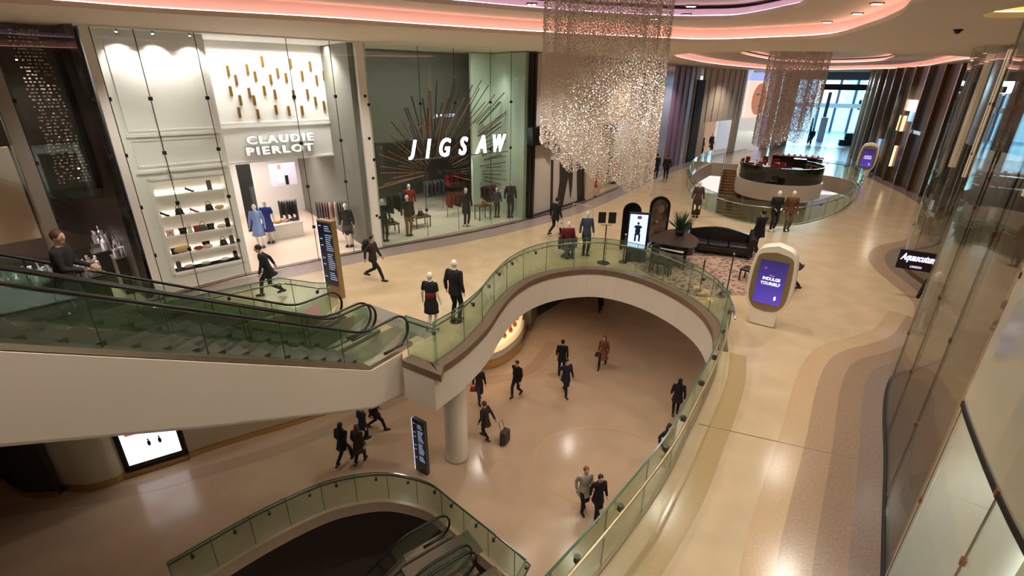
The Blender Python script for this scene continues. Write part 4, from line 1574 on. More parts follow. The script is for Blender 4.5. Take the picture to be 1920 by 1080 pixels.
# board
pB = UP(1722, 487, (15.2, 17.6), (0.9, .42))
pa = U(1684, 480, 1.0)
i0 = min(range(len(RB)), key=lambda i: abs(px((RB[i][0], RB[i][1], 1.4))[0] - 1687) + (0 if RB[i][1] > 16 else 500))
a = Vector(RB[i0])
sb = Vector((a.x - .1, a.y, 0))
zt_ = 1.55
q0 = U(1688, 470, zt_)
q1 = U(1764, 481, zt_)
mid = (q0 + q1) / 2
dirv = (q1 - q0)
wid = dirv.length
dirv.z = 0
dirv.normalize()
r = empty('shop_sign', (mid.x, mid.y, zt_ - .25), label='dark board with white italic lettering fixed at the foot of the curved glass front', cat='sign')
MB().box((0, 0, 0), (wid, .08, .62), math.atan2(dirv.y, dirv.x)).build('board', mat('sign_plum', (44, 34, 40), .3), r)
nv = Vector((dirv.y, -dirv.x, 0))
if nv.dot(CAM - mid) < 0:
    nv = -nv
text('Aquascutum', .3, mat('lit_lav', (235, 225, 255), .4, emit=(225, 215, 255), es=1.5), r, extrude=.01, bold=.008, shear=.35, width=wid * .88, height=.3, matrix=basis(nv * .055 + Vector((0, 0, .07)), dirv))
text('LONDON', .1, mat('lit_lav', (1, 1, 1)), r, extrude=.005, width=wid * .28, height=.07, matrix=basis(nv * .055 + Vector((0, 0, -.2)), dirv))
print('board', mid, wid)

# ---- far dark fronts on the right
segs = resample(RF, 2.0)
DK = [mat('front_slate', (60, 62, 70), .2, metal=.5), mat('front_bronze', (96, 82, 72), .25, metal=.5), mat('front_black', (30, 27, 28), .25), mat('front_teal', (52, 70, 82), .2, metal=.4), mat('front_taupe', (112, 100, 90), .3)]
for i, sg in enumerate(segs):
    M = DK[[1, 2, 2, 4, 2, 1, 2, 3, 0, 2, 3, 0, 4, 0, 3, 0, 0][i % 17]]
    st(MB().wall(sg, .1, 0, 7.68).build('wall_front', M))
    a = Vector(sg[0])
    t = (Vector(sg[-1]) - a).normalized()
    n_ = Vector((-t.y, t.x))
    c = a + n_ * .14
    o = MB().box((c.x, c.y, 3.85), (.14, .3, 7.66), math.atan2(t.y, t.x)).build('pillar_fin', STEEL if i % 2 else mat('fin_bronze', (140, 116, 90), .25, metal=.8))
    st(o)
RFs = {0: 0}


def onRF(x, z, dv=.12):
    """plan point on the far right fronts under pixel column x"""
    best = min(((abs(px((p[0], p[1], z))[0] - x), i) for i, p in enumerate(RFf)))
    return RFf[best[1]]


RFf = [p for i in range(len(RF) - 1) for p in [(RF[i][0] + (RF[i + 1][0] - RF[i][0]) * k / 8, RF[i][1] + (RF[i + 1][1] - RF[i][1]) * k / 8) for k in range(8)]]
for (x, y0, y1, wd, colr, es, lab) in ((1694, 186, 206, .9, (255, 240, 215), 3, 'small square lit showcase high on the far dark front'), (1668, 252, 300, .25, (255, 235, 210), 3.5, 'bright vertical lit slot low on the far dark front'),
                                       (1686, 275, 320, .18, (255, 220, 170), 1.6, 'warm vertical lit slot beside the bright one'), (1685, 215, 245, .5, (255, 214, 170), 1.0, 'warm lit display window under the square showcase'),
                                       (1655, 262, 300, .4, (140, 180, 230), .8, 'blue lit pane left of the bright vertical slot'), (1698, 205, 226, .3, (150, 190, 240), .9, 'small blue lit pane beside the square showcase')):
    p = onRF(x, 3)
    t = Vector((0.35, .93))
    c = Vector(p) + Vector((-t.y, t.x)) * .1
    n_ = (t.y, -t.x)
    A0, A1 = UP(x, y1, c, n_), UP(x, y0, c, n_)
    o = MB().box((0, 0, 0), (wd * 2.0, .16, abs(A1.z - A0.z)), math.atan2(t.y, t.x)).build('lit_showcase', mat('lit_%d_%d' % (colr[2], int(es * 10)), colr, .5, emit=colr, es=es), None)
    o.location = (c.x, c.y, (A0.z + A1.z) / 2)
    tag(o, lab, 'light panel')
p = onRF(1728, 4)
r = empty('shop_sign', (p[0] - .22, p[1], 3.6), label='small pale lettering on the dark brown far front', cat='sign')
text('THOMAS', .3, mat('pale_blue_letters', (200, 215, 240), .4, emit=(200, 215, 240), es=.7), r, extrude=.01, width=1.3, height=.22, matrix=basis((0, 0, 0), (.35, .93, 0) if False else (-.35, -.93, 0)))

# ================================================================== FAR END: daylit entrance hall
SKYB = mat('daylight_glass', (150, 205, 235), .3, emit=(150, 212, 248), es=2.3)
e0 = Vector(FAC[-1]) + Vector((1.2, .4))
e1 = Vector(RF[-1])
F4 = Frame(e0, e1)
print('F4', F4.a, F4.b, F4.L)
u0, z0_ = F4.at(1540, 165, .5)
wallr = F4
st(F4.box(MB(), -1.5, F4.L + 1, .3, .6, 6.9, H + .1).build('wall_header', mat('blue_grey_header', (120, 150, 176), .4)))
zc = F4.at(1590, 160, 2)[1]
o = F4.box(MB(), F4.L * .22, F4.L * .97, 1.5, 2.2, 5.9, 6.5).build('entrance_canopy', mat('canopy_black', (16, 20, 34), .4))
tag(o, 'thick black beam across the daylit far entrance', 'beam')
st(F4.box(MB(), -2, F4.L + 2, .02, 24, -.02, .01).build('floor_far', mat('blue_floor', (150, 196, 216), .25)))  # cyan daylight reflected by the floor is put into its colour
st(F4.box(MB(), -4, F4.L + 14, 24, 24.3, 0, 9).build('wall_far', SKYB))
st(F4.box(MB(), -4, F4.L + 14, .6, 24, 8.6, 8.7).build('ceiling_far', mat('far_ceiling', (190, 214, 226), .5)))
for k_ in range(5):
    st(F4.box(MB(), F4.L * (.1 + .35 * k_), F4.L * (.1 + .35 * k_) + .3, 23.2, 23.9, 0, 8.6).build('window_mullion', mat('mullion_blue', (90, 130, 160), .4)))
st(F4.box(MB(), -4, F4.L + 14, 22.9, 23.9, 3.3, 3.9).build('window_transom', mat('transom_white', (225, 236, 242), .4)))
tag(F4.box(MB(), F4.L * .35, F4.L * .9, 23.6, 23.9, 4.0, 7.0).build('upper_window', mat('window_white', (250, 252, 255), .4, emit=(235, 246, 255), es=1.3)), 'white daylit upper window band beyond the far entrance', 'window')
o = F4.box(MB(), F4.L * .44, F4.L * .5, 8, 8.4, 0, 5.6).build('entrance_post', mat('post_slate', (60, 76, 96), .4))
tag(o, 'slim slate post under the black beam of the far entrance', 'post')
def farbox(name, lab, cat, x0, x1, y0, y1, v, M, d=.3):
    ua, za = F4.at(x0, y1, v)
    ub_, zb_2 = F4.at(x1, y0, v)
    za, zb_2 = (za, zb_2) if name == 'kiosk_screen' else (.01, {'seat_block': .6, 'plant_mass': 1.3, 'display_stand': 2.8}[name])
    o = F4.box(MB(), ua, ub_, v, v + d, za, max(zb_2, za + .3)).build(name, M)
    tag(o, lab, cat)
farbox('kiosk_screen', 'dark red screen with pale figures beyond the far entrance', 'screen', 1607, 1634, 188, 206, 23.5, mat('dark_red', (84, 30, 34), .4))
farbox('seat_block', 'dark low seating block on the blue floor beyond the far entrance', 'bench', 1578, 1611, 238, 250, 3, mat('navy', (34, 44, 66), .5), 1.0)
farbox('plant_mass', 'dark plants on a stand beyond the far entrance', 'plant', 1590, 1618, 220, 236, 3.5, mat('dark_leaf', (26, 44, 44), .7), .6)
farbox('display_stand', 'tall pale striped stand left inside the far entrance', 'stand', 1538, 1560, 196, 232, 6, mat('stand_pale', (196, 190, 206), .5), .5)
farbox('display_stand', 'dark teal post stand at the left inside the far entrance', 'stand', 1526, 1532, 186, 228, 4, mat('teal_dark', (30, 70, 86), .5), .4)
st(F4.box(MB(), -2.5, -1.0, -.4, 3, 0, H).build('pillar_far', mat('grey_pilaster', (1, 1, 1))))
st(F4.box(MB(), F4.L - .3, F4.L + .6, -.6, 3, 0, H).build('pillar_far', mat('silver_fin', (176, 180, 190), .25, metal=.6)))

# ================================================================== FIGURES
def ik(a, b, l1, l2, pole):
    a, b = Vector(a), Vector(b)
    d = b - a
    L = min(d.length, (l1 + l2) * .999)
    d.normalize()
    x = (l1 * l1 - l2 * l2 + L * L) / (2 * L)
    h = math.sqrt(max(0, l1 * l1 - x * x))
    pv = Vector(pole) - d * Vector(pole).dot(d)
    pv.normalize()
    return a + d * x + pv * h, a + d * L


def limb(mb, pts, rad):
    mb.tube(pts, rad, 12)
    for p, r_ in zip(pts, rad):
        mb.ball(p, r_ * .995, 12, 8)


SKIN = [mat('skin_fair', (214, 168, 142), .55), mat('skin_tan', (186, 134, 104), .55)]
MANN = mat('mannequin_white', (236, 226, 212), .35)
HAIRB = mat('hair_black', (24, 18, 16), .6)
HAIRN = mat('hair_brown', (88, 56, 38), .6)
CB = mat('cloth_black', (22, 21, 23), .85)
CN = mat('cloth_navy', (26, 28, 40), .85)
CBR = mat('cloth_darkbrown', (50, 38, 32), .85)
CG = mat('cloth_grey', (70, 70, 76), .85)
CDN = mat('cloth_denim', (48, 52, 66), .85)
EYE = mat('eye_dark', (30, 22, 20), .3)
LIP = mat('lip', (160, 90, 80), .5)


def figure(name, label, cat, loc, rz, h=1.74, stride=0.0, lead=1, lean=0.0, arms=(('s', 0), ('s', 0)), top=(CB, .82, .0), sleeve=1.0, legs=CB, skirt=None,
           shoes=BLACKM, hair=None, long_hair=False, skin=None, mann=False, crouch=0.0, sit=False, hood=None, group=None, female=False, head_turn=0.0, collar=None, faces=True):
    k = h / 1.75
    r = empty(name, loc, rz, label=label, cat=cat, group=group)
    sk = MANN if mann else (skin or SKIN[0])
    wid = .9 if female else 1.0
    hipz = .90 - crouch - stride * stride * .12
    hip = Vector((0, 0, hipz))
    if sit:
        hip = Vector((0, 0, .50))
    R_ = Matrix.Rotation(-lean, 4, 'X')

    def UB(x, y, z):
        v = Vector((x, y, z - .90))
        return hip + (R_ @ v)

    def K(p):
        return Vector(p) * k
    # legs
    leg = []
    for s in (-1, 1):
        hj = hip + Vector((s * .09 * wid, 0, .0))
        f = (stride / 2) * (1 if s == lead else -1)
        ank = Vector((s * .085, f, .085 if f >= 0 else .085 + abs(f) * .28))
        if sit:
            ank = Vector((s * .12, .46, .085))
        kn, an = ik(hj, ank, .43, .42, (s * .05, 1, .15 if sit else 0))
        leg.append((hj, kn, an, f))
    arm = []
    for s, (md, *a) in zip((-1, 1), arms):
        sh = UB(s * .185 * wid, -.005, 1.42)
        if md == 's':
            tgt = UB(s * (.25 if not mann else .27), a[0] * .30 + .02, .90 + abs(a[0]) * .06)
            pole = (s * .3, -1, 0)
        elif md == 'f':      # forearm forward
            tgt = UB(s * .13, .33, 1.12)
            pole = (s * .5, -1, -.6)
        elif md == 'u':      # hand at head height
            tgt = UB(s * .10, .2, 1.50)
            pole = (s * .6, .3, -1)
        else:
            tgt = UB(*a[0])
            pole = (s * .6, -1, -.3)
        el, wr = ik(sh, tgt, .285, .255, pole)
        arm.append((sh, el, wr, s))
    # ---- body: one continuous surface
    mb = MB()
    rings = []
    for z, rx, ry, yo in ((.80, .13, .10, 0), (.88, .165, .115, -.01), (.96, .155, .11, -.01), (1.06, .13, .095, 0), (1.18, .14, .10, .0), (1.30, .165, .112, .0), (1.40, .165, .095, -.005), (1.455, .10, .07, -.005), (1.49, .06, .058, 0)):
        rings.append([K(UB(math.cos(t) * rx * wid, math.sin(t) * ry + yo, z)) for t in np.linspace(0, 2 * math.pi, 17)[:-1]])
    mb.loft(rings)
    limb(mb, [K(UB(0, -.005, 1.44)), K(UB(0, .005, 1.56))], [.056 * k, .05 * k])
    Hm = R_ @ Matrix.Rotation(head_turn, 4, 'Z')
    hc = UB(0, .012, 1.645)

    def HD(x, y, z):
        return K(hc + Hm @ Vector((x, y, z)))
    mb.ball(HD(0, 0, 0), tuple(v * k for v in (.076, .094, .108)), 18, 12, Hm.to_3x3())
    mb.ball(HD(0, .030, -.075), tuple(v * k for v in (.052, .056, .045)), 14, 9, Hm.to_3x3())
    mb.ball(HD(0, .096, -.012), tuple(v * k for v in (.012, .018, .024)), 8, 6, Hm.to_3x3())
    for s in (-1, 1):
        mb.ball(HD(s * .077, -.005, -.008), tuple(v * k for v in (.010, .02, .03)), 8, 6, Hm.to_3x3())
    for hj, kn, an, f in leg:
        limb(mb, [K(hj), K(hj.lerp(kn, .5)), K(kn), K(kn.lerp(an, .3)), K(an)], [v * k for v in (.088, .072, .054, .055, .036)])
        ft = an + Vector((0, .14, -.055 if f >= 0 else -.08))
        limb(mb, [K(an + Vector((0, -.03, -.04))), K(ft)], [.035 * k, .027 * k])
    for sh, el, wr, s in arm:
        limb(mb, [K(sh), K(sh.lerp(el, .5)), K(el), K(el.lerp(wr, .3)), K(wr)], [v * k for v in (.052, .043, .037, .036, .024)])
        d = (wr - el).normalized()
        side = Vector((0, 1, 0)) - d * d.y
        if side.length < .2:
            side = Vector((0, 0, 1)) - d * d.z
        side.normalize()
        nrm = d.cross(side)
        Mh = Matrix((side, nrm, d)).transposed()
        mb.ball(K(wr + d * .05), tuple(v * k for v in (.040, .017, .052)), 12, 8, Mh)
        for q in range(4):
            b = wr + d * .085 + side * (-.03 + q * .020)
            Lf = (.055, .07, .075, .066)[q]
            c1 = b + d * Lf * .55 - nrm * s * .004
            c2 = b + d * Lf - nrm * s * -.018
            limb(mb, [K(b), K(c1), K(c2)], [.0098 * k, .009 * k, .0075 * k])
        b = wr + d * .03 + side * .032
        limb(mb, [K(b), K(b + d * .03 + side * .022), K(b + d * .055 + side * .024)], [.012 * k, .0105 * k, .009 * k])
    bd = mb.build('body', sk, r, smooth=True, voxel=.0125, sm_iter=2)
    if not mann and faces:
        for s in (-1, 1):
            MB().ball(HD(s * .030, .084, .008), .0095 * k, 8, 6).build('eye', EYE, bd)
        MB().ball(HD(0, .084, -.062), tuple(v * k for v in (.022, .006, .006)), 10, 6, Hm.to_3x3()).build('mouth', LIP, bd)
    # ---- top garment
    if top:
        M, hem, fl = top[:3]
        o = .022
        mb = MB()
        rings = []
        zs = [z for z in (hem, .80, .88, .96, 1.06, 1.18, 1.30, 1.40, 1.455, 1.49) if z >= hem]
        prof = {.80: (.16, .115), .88: (.165, .118), .96: (.155, .11), 1.06: (.142, .10), 1.18: (.148, .105), 1.30: (.168, .114), 1.40: (.168, .10), 1.455: (.11, .078), 1.49: (.062, .06)}
        for z in zs:
            if z in prof:
                rx, ry = prof[z]
            else:
                rx, ry = .165, .118
            kk = max(0, (.98 - z)) * fl
            if z < .80 and stride:
                ry += stride * .12
            rings.append([K(UB(math.cos(t) * (rx * wid + o + kk), math.sin(t) * (ry + o + kk), z)) for t in np.linspace(0, 2 * math.pi, 21)[:-1]])
        mb.loft(rings)
        if sleeve > 0:
            for sh, el, wr, s in arm:
                if sleeve >= 1:
                    limb(mb, [K(sh), K(sh.lerp(el, .5)), K(el), K(el.lerp(wr, .92))], [v * k for v in (.07, .062, .055, .044)])
                else:
                    limb(mb, [K(sh), K(sh.lerp(el, .6))], [v * k for v in (.068, .06)])
        if hood:
            mb.ball(HD(0, -.06, -.10), tuple(v * k for v in (.11, .08, .06)), 14, 8)
        mb.build('coat' if hem < .75 else 'jacket' if sleeve >= 1 else 'top', M, r, smooth=True, voxel=.017, sm_iter=3)
    if collar:
        mb = MB()
        mb.tube([K(UB(math.cos(t) * .078, math.sin(t) * .072, 1.485 + .01 * math.sin(t * 3))) for t in np.linspace(0, 2 * math.pi, 15)[:-1]], .026 * k, 8, closed=True)
        mb.build('scarf', collar, r, smooth=True)
    if legs:
        mb = MB()
        rings = [[K(UB(math.cos(t) * rx * wid, math.sin(t) * ry, z)) for t in np.linspace(0, 2 * math.pi, 17)[:-1]] for z, rx, ry in ((.80, .155, .112), (.88, .178, .127), (.97, .165, .12))]
        mb.loft(rings)
        for hj, kn, an, f in leg:
            limb(mb, [K(hj), K(hj.lerp(kn, .5)), K(kn), K(kn.lerp(an, .4)), K(kn.lerp(an, .93))], [v * k for v in (.098, .085, .068, .062, .052)])
        mb.build('trousers', legs, r, smooth=True, voxel=.017, sm_iter=3)
    if skirt:
        M, zh_, wv = skirt
        mb = MB()
        rings = []
        for z, q in ((1.05, .0), (.95, .02), (.80, .06), ((.80 + zh_) / 2, max(.055, wv * .6)), (zh_, max(.055, wv))):
            rings.append([K(UB(math.cos(t) * (.145 + q + .012 * math.sin(t * 7) * (q > .05)), math.sin(t) * (.11 + q), z)) for t in np.linspace(0, 2 * math.pi, 33)[:-1]])
        mb.loft(rings[::-1])
        mb.build('skirt', M, r, smooth=True)
    if shoes:
        for hj, kn, an, f in leg:
            mb = MB()
            up = 0 if f >= 0 else .02
            c = an + Vector((0, 0, 0))
            tilt = -.07 if f >= 0 else -.095
            limb(mb, [K(c + Vector((0, -.045, -.045))), K(c + Vector((0, .05, -.05))), K(c + Vector((0, .15, tilt + .02)))], [.044 * k, .044 * k, .034 * k])
            mb.build('shoe', shoes, r, smooth=True)
    if hair:
        mb = MB()
        mb.ball(HD(0, -.022, .024), tuple(v * k for v in (.088, .098, .104)), 18, 12, Hm.to_3x3())
        if long_hair:
            mb.loft([[HD(math.cos(t) * a_, -.05 + math.sin(t) * b_, z) for t in np.linspace(0, 2 * math.pi, 15)[:-1]] for z, a_, b_ in ((.04, .075, .06), (-.06, .088, .055), (-.15, .085, .045), (-.22, .06, .03))])
        mb.build('hair', hair, r, smooth=True)
    if mann:
        MB().lathe([(.19, .0), (.19, .012), (.03, .014)], (0, 0, 0), 24).build('stand_plate', STEEL if not sit else STEELD, r)
        MB().tube([(0, -.12, .01), (0, -.12, .35 * k), (0, -.03, .4 * k)], .008, 6).build('stand_rod', STEEL, r)
        for c in r.children:
            if c.name.split('.')[0] not in ('stand_plate', 'stand_rod'):
                c.location.z += .012
    r['_hand_l'] = tuple(K(arm[0][2]))
    r['_hand_r'] = tuple(K(arm[1][2]))
    return r


def hand_world(r, side):
    v = Vector(r['_hand_' + side])
    M = Matrix.Translation(r.location) @ Matrix.Rotation(r.rotation_euler.z, 4, 'Z')
    return M @ v


def face_to(dx, dy):
    """heading so that local +y points along (dx, dy)"""
    return math.atan2(-dx, dy)


# directions: +x is right in the photo, +y away
G1 = lambda x, y: U(x, y, 0)
G0 = lambda x, y: U(x, y, -6)
W5 = .55
# upper gallery people
p1 = figure('person', 'person in a dark padded coat striding past the white shop beside the green balustrade', 'person', G1(512, 553), face_to(-1, -.55), 1.78, .62, 1, .22, (('s', .8), ('s', -.8)), (CB, .70, .1), legs=CN, hair=HAIRB)
p2 = figure('person', 'person with a backpack striding across the gallery before the slatted fan shop', 'person', G1(703, 524), face_to(1, -.25), 1.68, .80, 1, .06, (('s', .6), ('s', -.6)), (CBR, .80, .05), legs=CB, hair=HAIRB, female=True)
figure('person', 'person in a long black coat walking beside another one in a red scarf', 'person', G1(1228, 334), face_to(.4, 1), 1.76, .35, 1, .02, (('s', .3), ('s', -.3)), (CB, .55, .15), legs=CB, hair=HAIRB)
figure('person', 'person in a dark jacket and red scarf walking beside a long black coat', 'person', G1(1247, 338), face_to(.3, 1), 1.82, .5, -1, .04, (('s', .4), ('s', -.4)), (CB, .80, .05), legs=CB, hair=HAIRN, collar=mat('scarf_red', (130, 40, 36), .8))
p5 = figure('person', 'person in black leaning forward in front of the white hoarding, holding a white bag', 'person', G1(1040, 441), face_to(.7, .7), 1.78, .62, 1, .12, (('s', -.2), ('s', .3)), (CB, .78, .05), legs=CB, hair=HAIRB)
p6 = figure('person', 'person all in black by the sofa with one hand at the face', 'person', G1(1417, 473), face_to(-.2, 1), 1.80, .34, 1, .03, (('s', .1), ('u',)), (CB, .68, .08), legs=CB, hair=HAIRB)
p7 = figure('person', 'person in a dark red coat bending forward behind the big white screen pod', 'person', G1(1482, 541), face_to(-1, .25), 1.72, .45, 1, .75, (('t', (-.1, .30, 1.0)), ('t', (.1, .30, 1.0))), (mat('cloth_maroon', (74, 36, 36), .85), .74, .1), legs=CB, hair=HAIRB, long_hair=True, female=True)
figure('person', 'small distant person in dark clothes standing before the daylit far entrance', 'person', G1(1519, 271), face_to(.2, 1), 1.78, .3, 1, 0, (('s', 0), ('s', 0)), (CN, .75, 0), legs=CN, hair=HAIRB, faces=False)
figure('person', 'tiny dark person standing deeper inside the daylit entrance hall', 'person', U(1569, 245, 0), face_to(.2, -1), 1.75, .1, 1, 0, (('s', 0), ('s', 0)), (CN, .75, 0), legs=CN, hair=HAIRB, faces=False)
# man on the escalator
uu = 5.8
q = NA + PE * (1.42 + .62) + DE * uu
p8 = figure('person', 'person with short reddish hair in a dark coat riding the escalator, looking down', 'person', (q.x, q.y, (uu - 1.45) * SL - .12), face_to(1, .35), 1.76, .12, 1, .14, (('f',), ('f',)), (mat('cloth_charcoal', (40, 38, 38), .85), .62, .1), legs=CDN, hair=HAIRN, head_turn=-.3)
print('escalator man', px(p8.location), px(p8.location + Vector((0, 0, 1.78))))
# lower floor people
figure('person', 'person in black walking beneath the escalator, front one of the group of three', 'person', G0(647, 869), face_to(.3, 1), 1.78, .62, 1, .05, (('s', .4), ('s', -.4)), (CB, .74, .1), legs=CB, hair=HAIRB, hood=True)
figure('person', 'person in a brown patterned coat close beside the front walker under the escalator', 'person', G0(676, 868), face_to(.2, 1), 1.66, .4, 1, .04, (('s', .3), ('s', -.3)), (mat('cloth_olive', (60, 48, 38), .85), .60, .15), legs=CB, hair=HAIRN, long_hair=True, female=True)
figure('person', 'dark dressed person half hidden by the escalator soffit, stepping right', 'person', G0(706, 806), face_to(1, .2), 1.76, .7, 1, .05, (('s', .4), ('s', -.4)), (CB, .74, .1), legs=CB, hair=HAIRB)
figure('person', 'dark dressed person in the middle of the group under the escalator soffit', 'person', G0(684, 830), face_to(.6, .8), 1.7, .4, -1, .03, (('s', .3), ('s', -.3)), (CN, .74, .1), legs=CB, hair=HAIRB)
p9 = figure('person', 'person in a dark jacket carrying a red bag beside the white column', 'person', G0(899, 752), face_to(.4, -1), 1.72, .5, 1, .04, (('s', .3), ('s', -.2)), (CBR, .78, .08), legs=CDN, hair=HAIRB, collar=CG, female=True)
figure('person', 'person in a black jacket walking alone toward the white column', 'person', G0(969, 742), face_to(-.7, -1), 1.78, .45, 1, .05, (('s', .4), ('s', -.4)), (CB, .78, .05), legs=CN, hair=HAIRB)
p10 = figure('person', 'person in a dark coat pulling a wheeled bag across the lower floor', 'person', G0(911, 823), face_to(-.6, .5), 1.7, .45, 1, .08, (('s', .3), ('t', (.22, -.32, .92))), (CBR, .70, .1), legs=CB, hair=HAIRN, female=True)
figure('person', 'person in black walking away, far one of the close pair mid lower floor', 'person', G0(1052, 700), face_to(.2, 1), 1.78, .5, 1, .03, (('s', .3), ('s', -.3)), (CB, .72, .1), legs=CB, hair=HAIRB)
figure('person', 'person in black walking, near one of the close pair mid lower floor', 'person', G0(1059, 739), face_to(.4, -1), 1.80, .55, 1, .05, (('s', .5), ('s', -.5)), (CN, .72, .1), legs=CB, hair=HAIRB)
p11 = figure('person', 'person in a long rust brown coat with a shoulder bag on the lower floor', 'person', G0(1129, 688), face_to(-.5, -1), 1.72, .62, 1, .04, (('s', .3), ('s', -.1)), (mat('cloth_rust', (128, 72, 50), .85), .55, .2), legs=CB, hair=HAIRN, long_hair=True, female=True)
figure('person', 'dark legs of a person standing under the far arch of the void edge', 'person', G0(1124, 583), face_to(.2, -1), 1.78, .3, 1, .0, (('s', .0), ('s', 0)), (CB, .78, 0), legs=CB, hair=HAIRB)
figure('person', 'person in a bulky black coat walking along the right balustrade on the lower floor', 'person', G0(1265, 778), face_to(.3, 1), 1.74, .3, 1, .03, (('s', .5), ('s', -.4)), (CB, .70, .15), legs=CB, hair=HAIRB, hood=True)
figure('person', 'person in black half hidden behind the long right balustrade', 'person', G0(1243, 868), face_to(.5, -1), 1.74, .3, 1, .05, (('s', .3), ('s', -.3)), (CB, .7, .12), legs=CB, hair=HAIRB, hood=True)
figure('person', 'person with reddish hair in a pale grey coat on the lower floor', 'person', G0(1092, 955), face_to(.3, -1), 1.74, .3, 1, .03, (('s', .2), ('s', -.2)), (mat('cloth_pale', (170, 160, 150), .85), .66, .1), legs=CB, hair=mat('hair_auburn', (120, 66, 40), .6))
figure('person', 'person in a black coat close beside the pale coated one', 'person', G0(1118, 967), face_to(.2, -1), 1.68, .3, 1, .05, (('s', .2), ('s', -.2)), (CB, .66, .12), legs=CB, hair=HAIRB, female=True)
# person in red on the down escalator
q = o2 + PLc * 2.05 + DL * 3.6
figure('person', 'person in a red top riding the lower escalator at the bottom edge', 'person', (q.x, q.y, -6 - 2.15 * SL), face_to(-1, -.6), 1.7, .1, 1, .05, (('s', 0), ('s', 0)), (mat('cloth_red', (150, 40, 34), .8), .8, 0), legs=CB, hair=HAIRB)

# things people carry
hb_ = handbag(mat('bag_red', (176, 30, 42), .5), .30, .24)
hb_.location = hand_world(p9, 'r') + Vector((0, 0, -.34))
tag(hb_, 'red shopping bag held by the person beside the white column', 'bag')
hb2 = handbag(mat('bag_white', (226, 216, 204), .6), .34, .36)
hb2.location = hand_world(p5, 'r') + Vector((0, 0, -.48))
tag(hb2, 'white shopping bag held by the person leaning before the hoarding', 'bag')
hb3 = handbag(CBR, .30, .24)
hb3.location = hand_world(p11, 'r') + Vector((0, 0, -.34))
tag(hb3, 'dark bag held by the person in the rust brown coat', 'bag')


def backpack(p, label, M):
    a = p.rotation_euler.z
    f = Vector((-math.sin(a), math.cos(a), 0))
    r = empty('backpack', p.location + Vector((0, 0, 1.02)) - f * .17, a, label=label, cat='backpack')
    MB().loft([[(math.cos(t) * sx * .17, math.sin(t) * sx * .10 - .04, z) for t in np.linspace(0, 2 * math.pi, 15)[:-1]] for z, sx in ((0, .8), (.05, 1), (.28, 1), (.38, .85), (.42, .5))]).build('bag_body', M, r, smooth=True)
    MB().loft([[(math.cos(t) * sx * .11, math.sin(t) * sx * .05 - .14, z) for t in np.linspace(0, 2 * math.pi, 13)[:-1]] for z, sx in ((.03, .8), (.06, 1), (.18, 1), (.2, .7))]).build('pocket', M, r, smooth=True)
    return r


backpack(p2, 'black backpack worn by the person walking before the slatted fan shop', CB)
w_ = hand_world(p10, 'r')
sc = empty('wheeled_suitcase', (w_.x + .38, w_.y - .25, -6), face_to(.5, -.3), label='dark wheeled suitcase pulled by the person in the dark coat', cat='suitcase')
MB().box((0, 0, .36), (.40, .26, .54), 0, .0).build('case', mat('case_plum', (58, 44, 46), .5), sc, bevel=.05)
MB().tube([(-.12, -.1, .6), (-.12, -.2, .95), (.12, -.2, .95), (.12, -.1, .6)], .012, 6).build('pull_handle', STEELD, sc)
for s in (-1, 1):
    MB().tube([(s * .17 - .02, -.08, .045), (s * .17 + .02, -.08, .045)], .045, 12).build('wheel', RUBBER, sc)

# ---- mannequins ------------------------------------------------------------------
TW = mat('tweed_blue', (62, 74, 92), .9, noise=.35, nscale=60)
REDV = mat('burgundy_velvet', (104, 24, 30), .8)
m1 = figure('mannequin', 'white mannequin in a short black dress with a red waist at the void corner', 'mannequin', G1(811, 618), face_to(.3, 1), 1.72, .05, 1, 0, (('s', .05), ('s', .05)), (CB, .80, .0), sleeve=.5, legs=None, skirt=(CB, .55, .07), shoes=None, mann=True, female=True)
mb = MB().lathe([(.165, .98), (.150, 1.08), (.152, 1.16)], (0, 0, .012), 24, sx=1, sy=.84)
mb.build('waist_panel', REDV, m1, smooth=True)
figure('mannequin', 'white mannequin in a fitted black suit beside the black dress mannequin', 'mannequin', G1(855, 603), face_to(.5, 1), 1.90, .06, 1, 0, (('s', -.05), ('s', -.05)), (CB, .80, .02), legs=CB, shoes=BLACK, mann=True)
figure('mannequin', 'white headed mannequin in a blue tweed coat and black boots by the green balustrade', 'mannequin', G1(1097, 478), face_to(.1, -1), 1.80, .03, 1, 0, (('s', .05), ('s', .05)), (TW, .64, .05), legs=CB, shoes=BLACK, mann=True, female=True)
m4 = figure('mannequin', 'seated white headed mannequin in a burgundy top on a tub chair', 'mannequin', G1(1063, 478), face_to(.1, -1), 1.78, 0, 1, .04, (('s', .35), ('s', .35)), (REDV, .86, 0), legs=CG, shoes=BLACK, mann=True, sit=True)
m4.location.z = .03
MB().ball((0, 0, 0), .01).mesh()
ch = empty('tub_chair', G1(1063, 482) + Vector((0, .05, 0)), face_to(.1, -1), label='grey swivel tub chair under the seated burgundy mannequin', cat='chair')
mb = MB()
rg = []
for z, rr in ((.28, .16), (.34, .27), (.42, .33), (.62, .37), (.80, .38)):
    rg.append([(math.cos(t) * rr, math.sin(t) * rr, z if math.sin(t) < .25 or z < .45 else .45) for t in np.linspace(0, 2 * math.pi, 25)[:-1]])
n_ = len(rg[0])
mb.loft(rg[:3]).build('seat', mat('chair_grey', (84, 84, 80), .6), ch, smooth=True)
bk = MB()
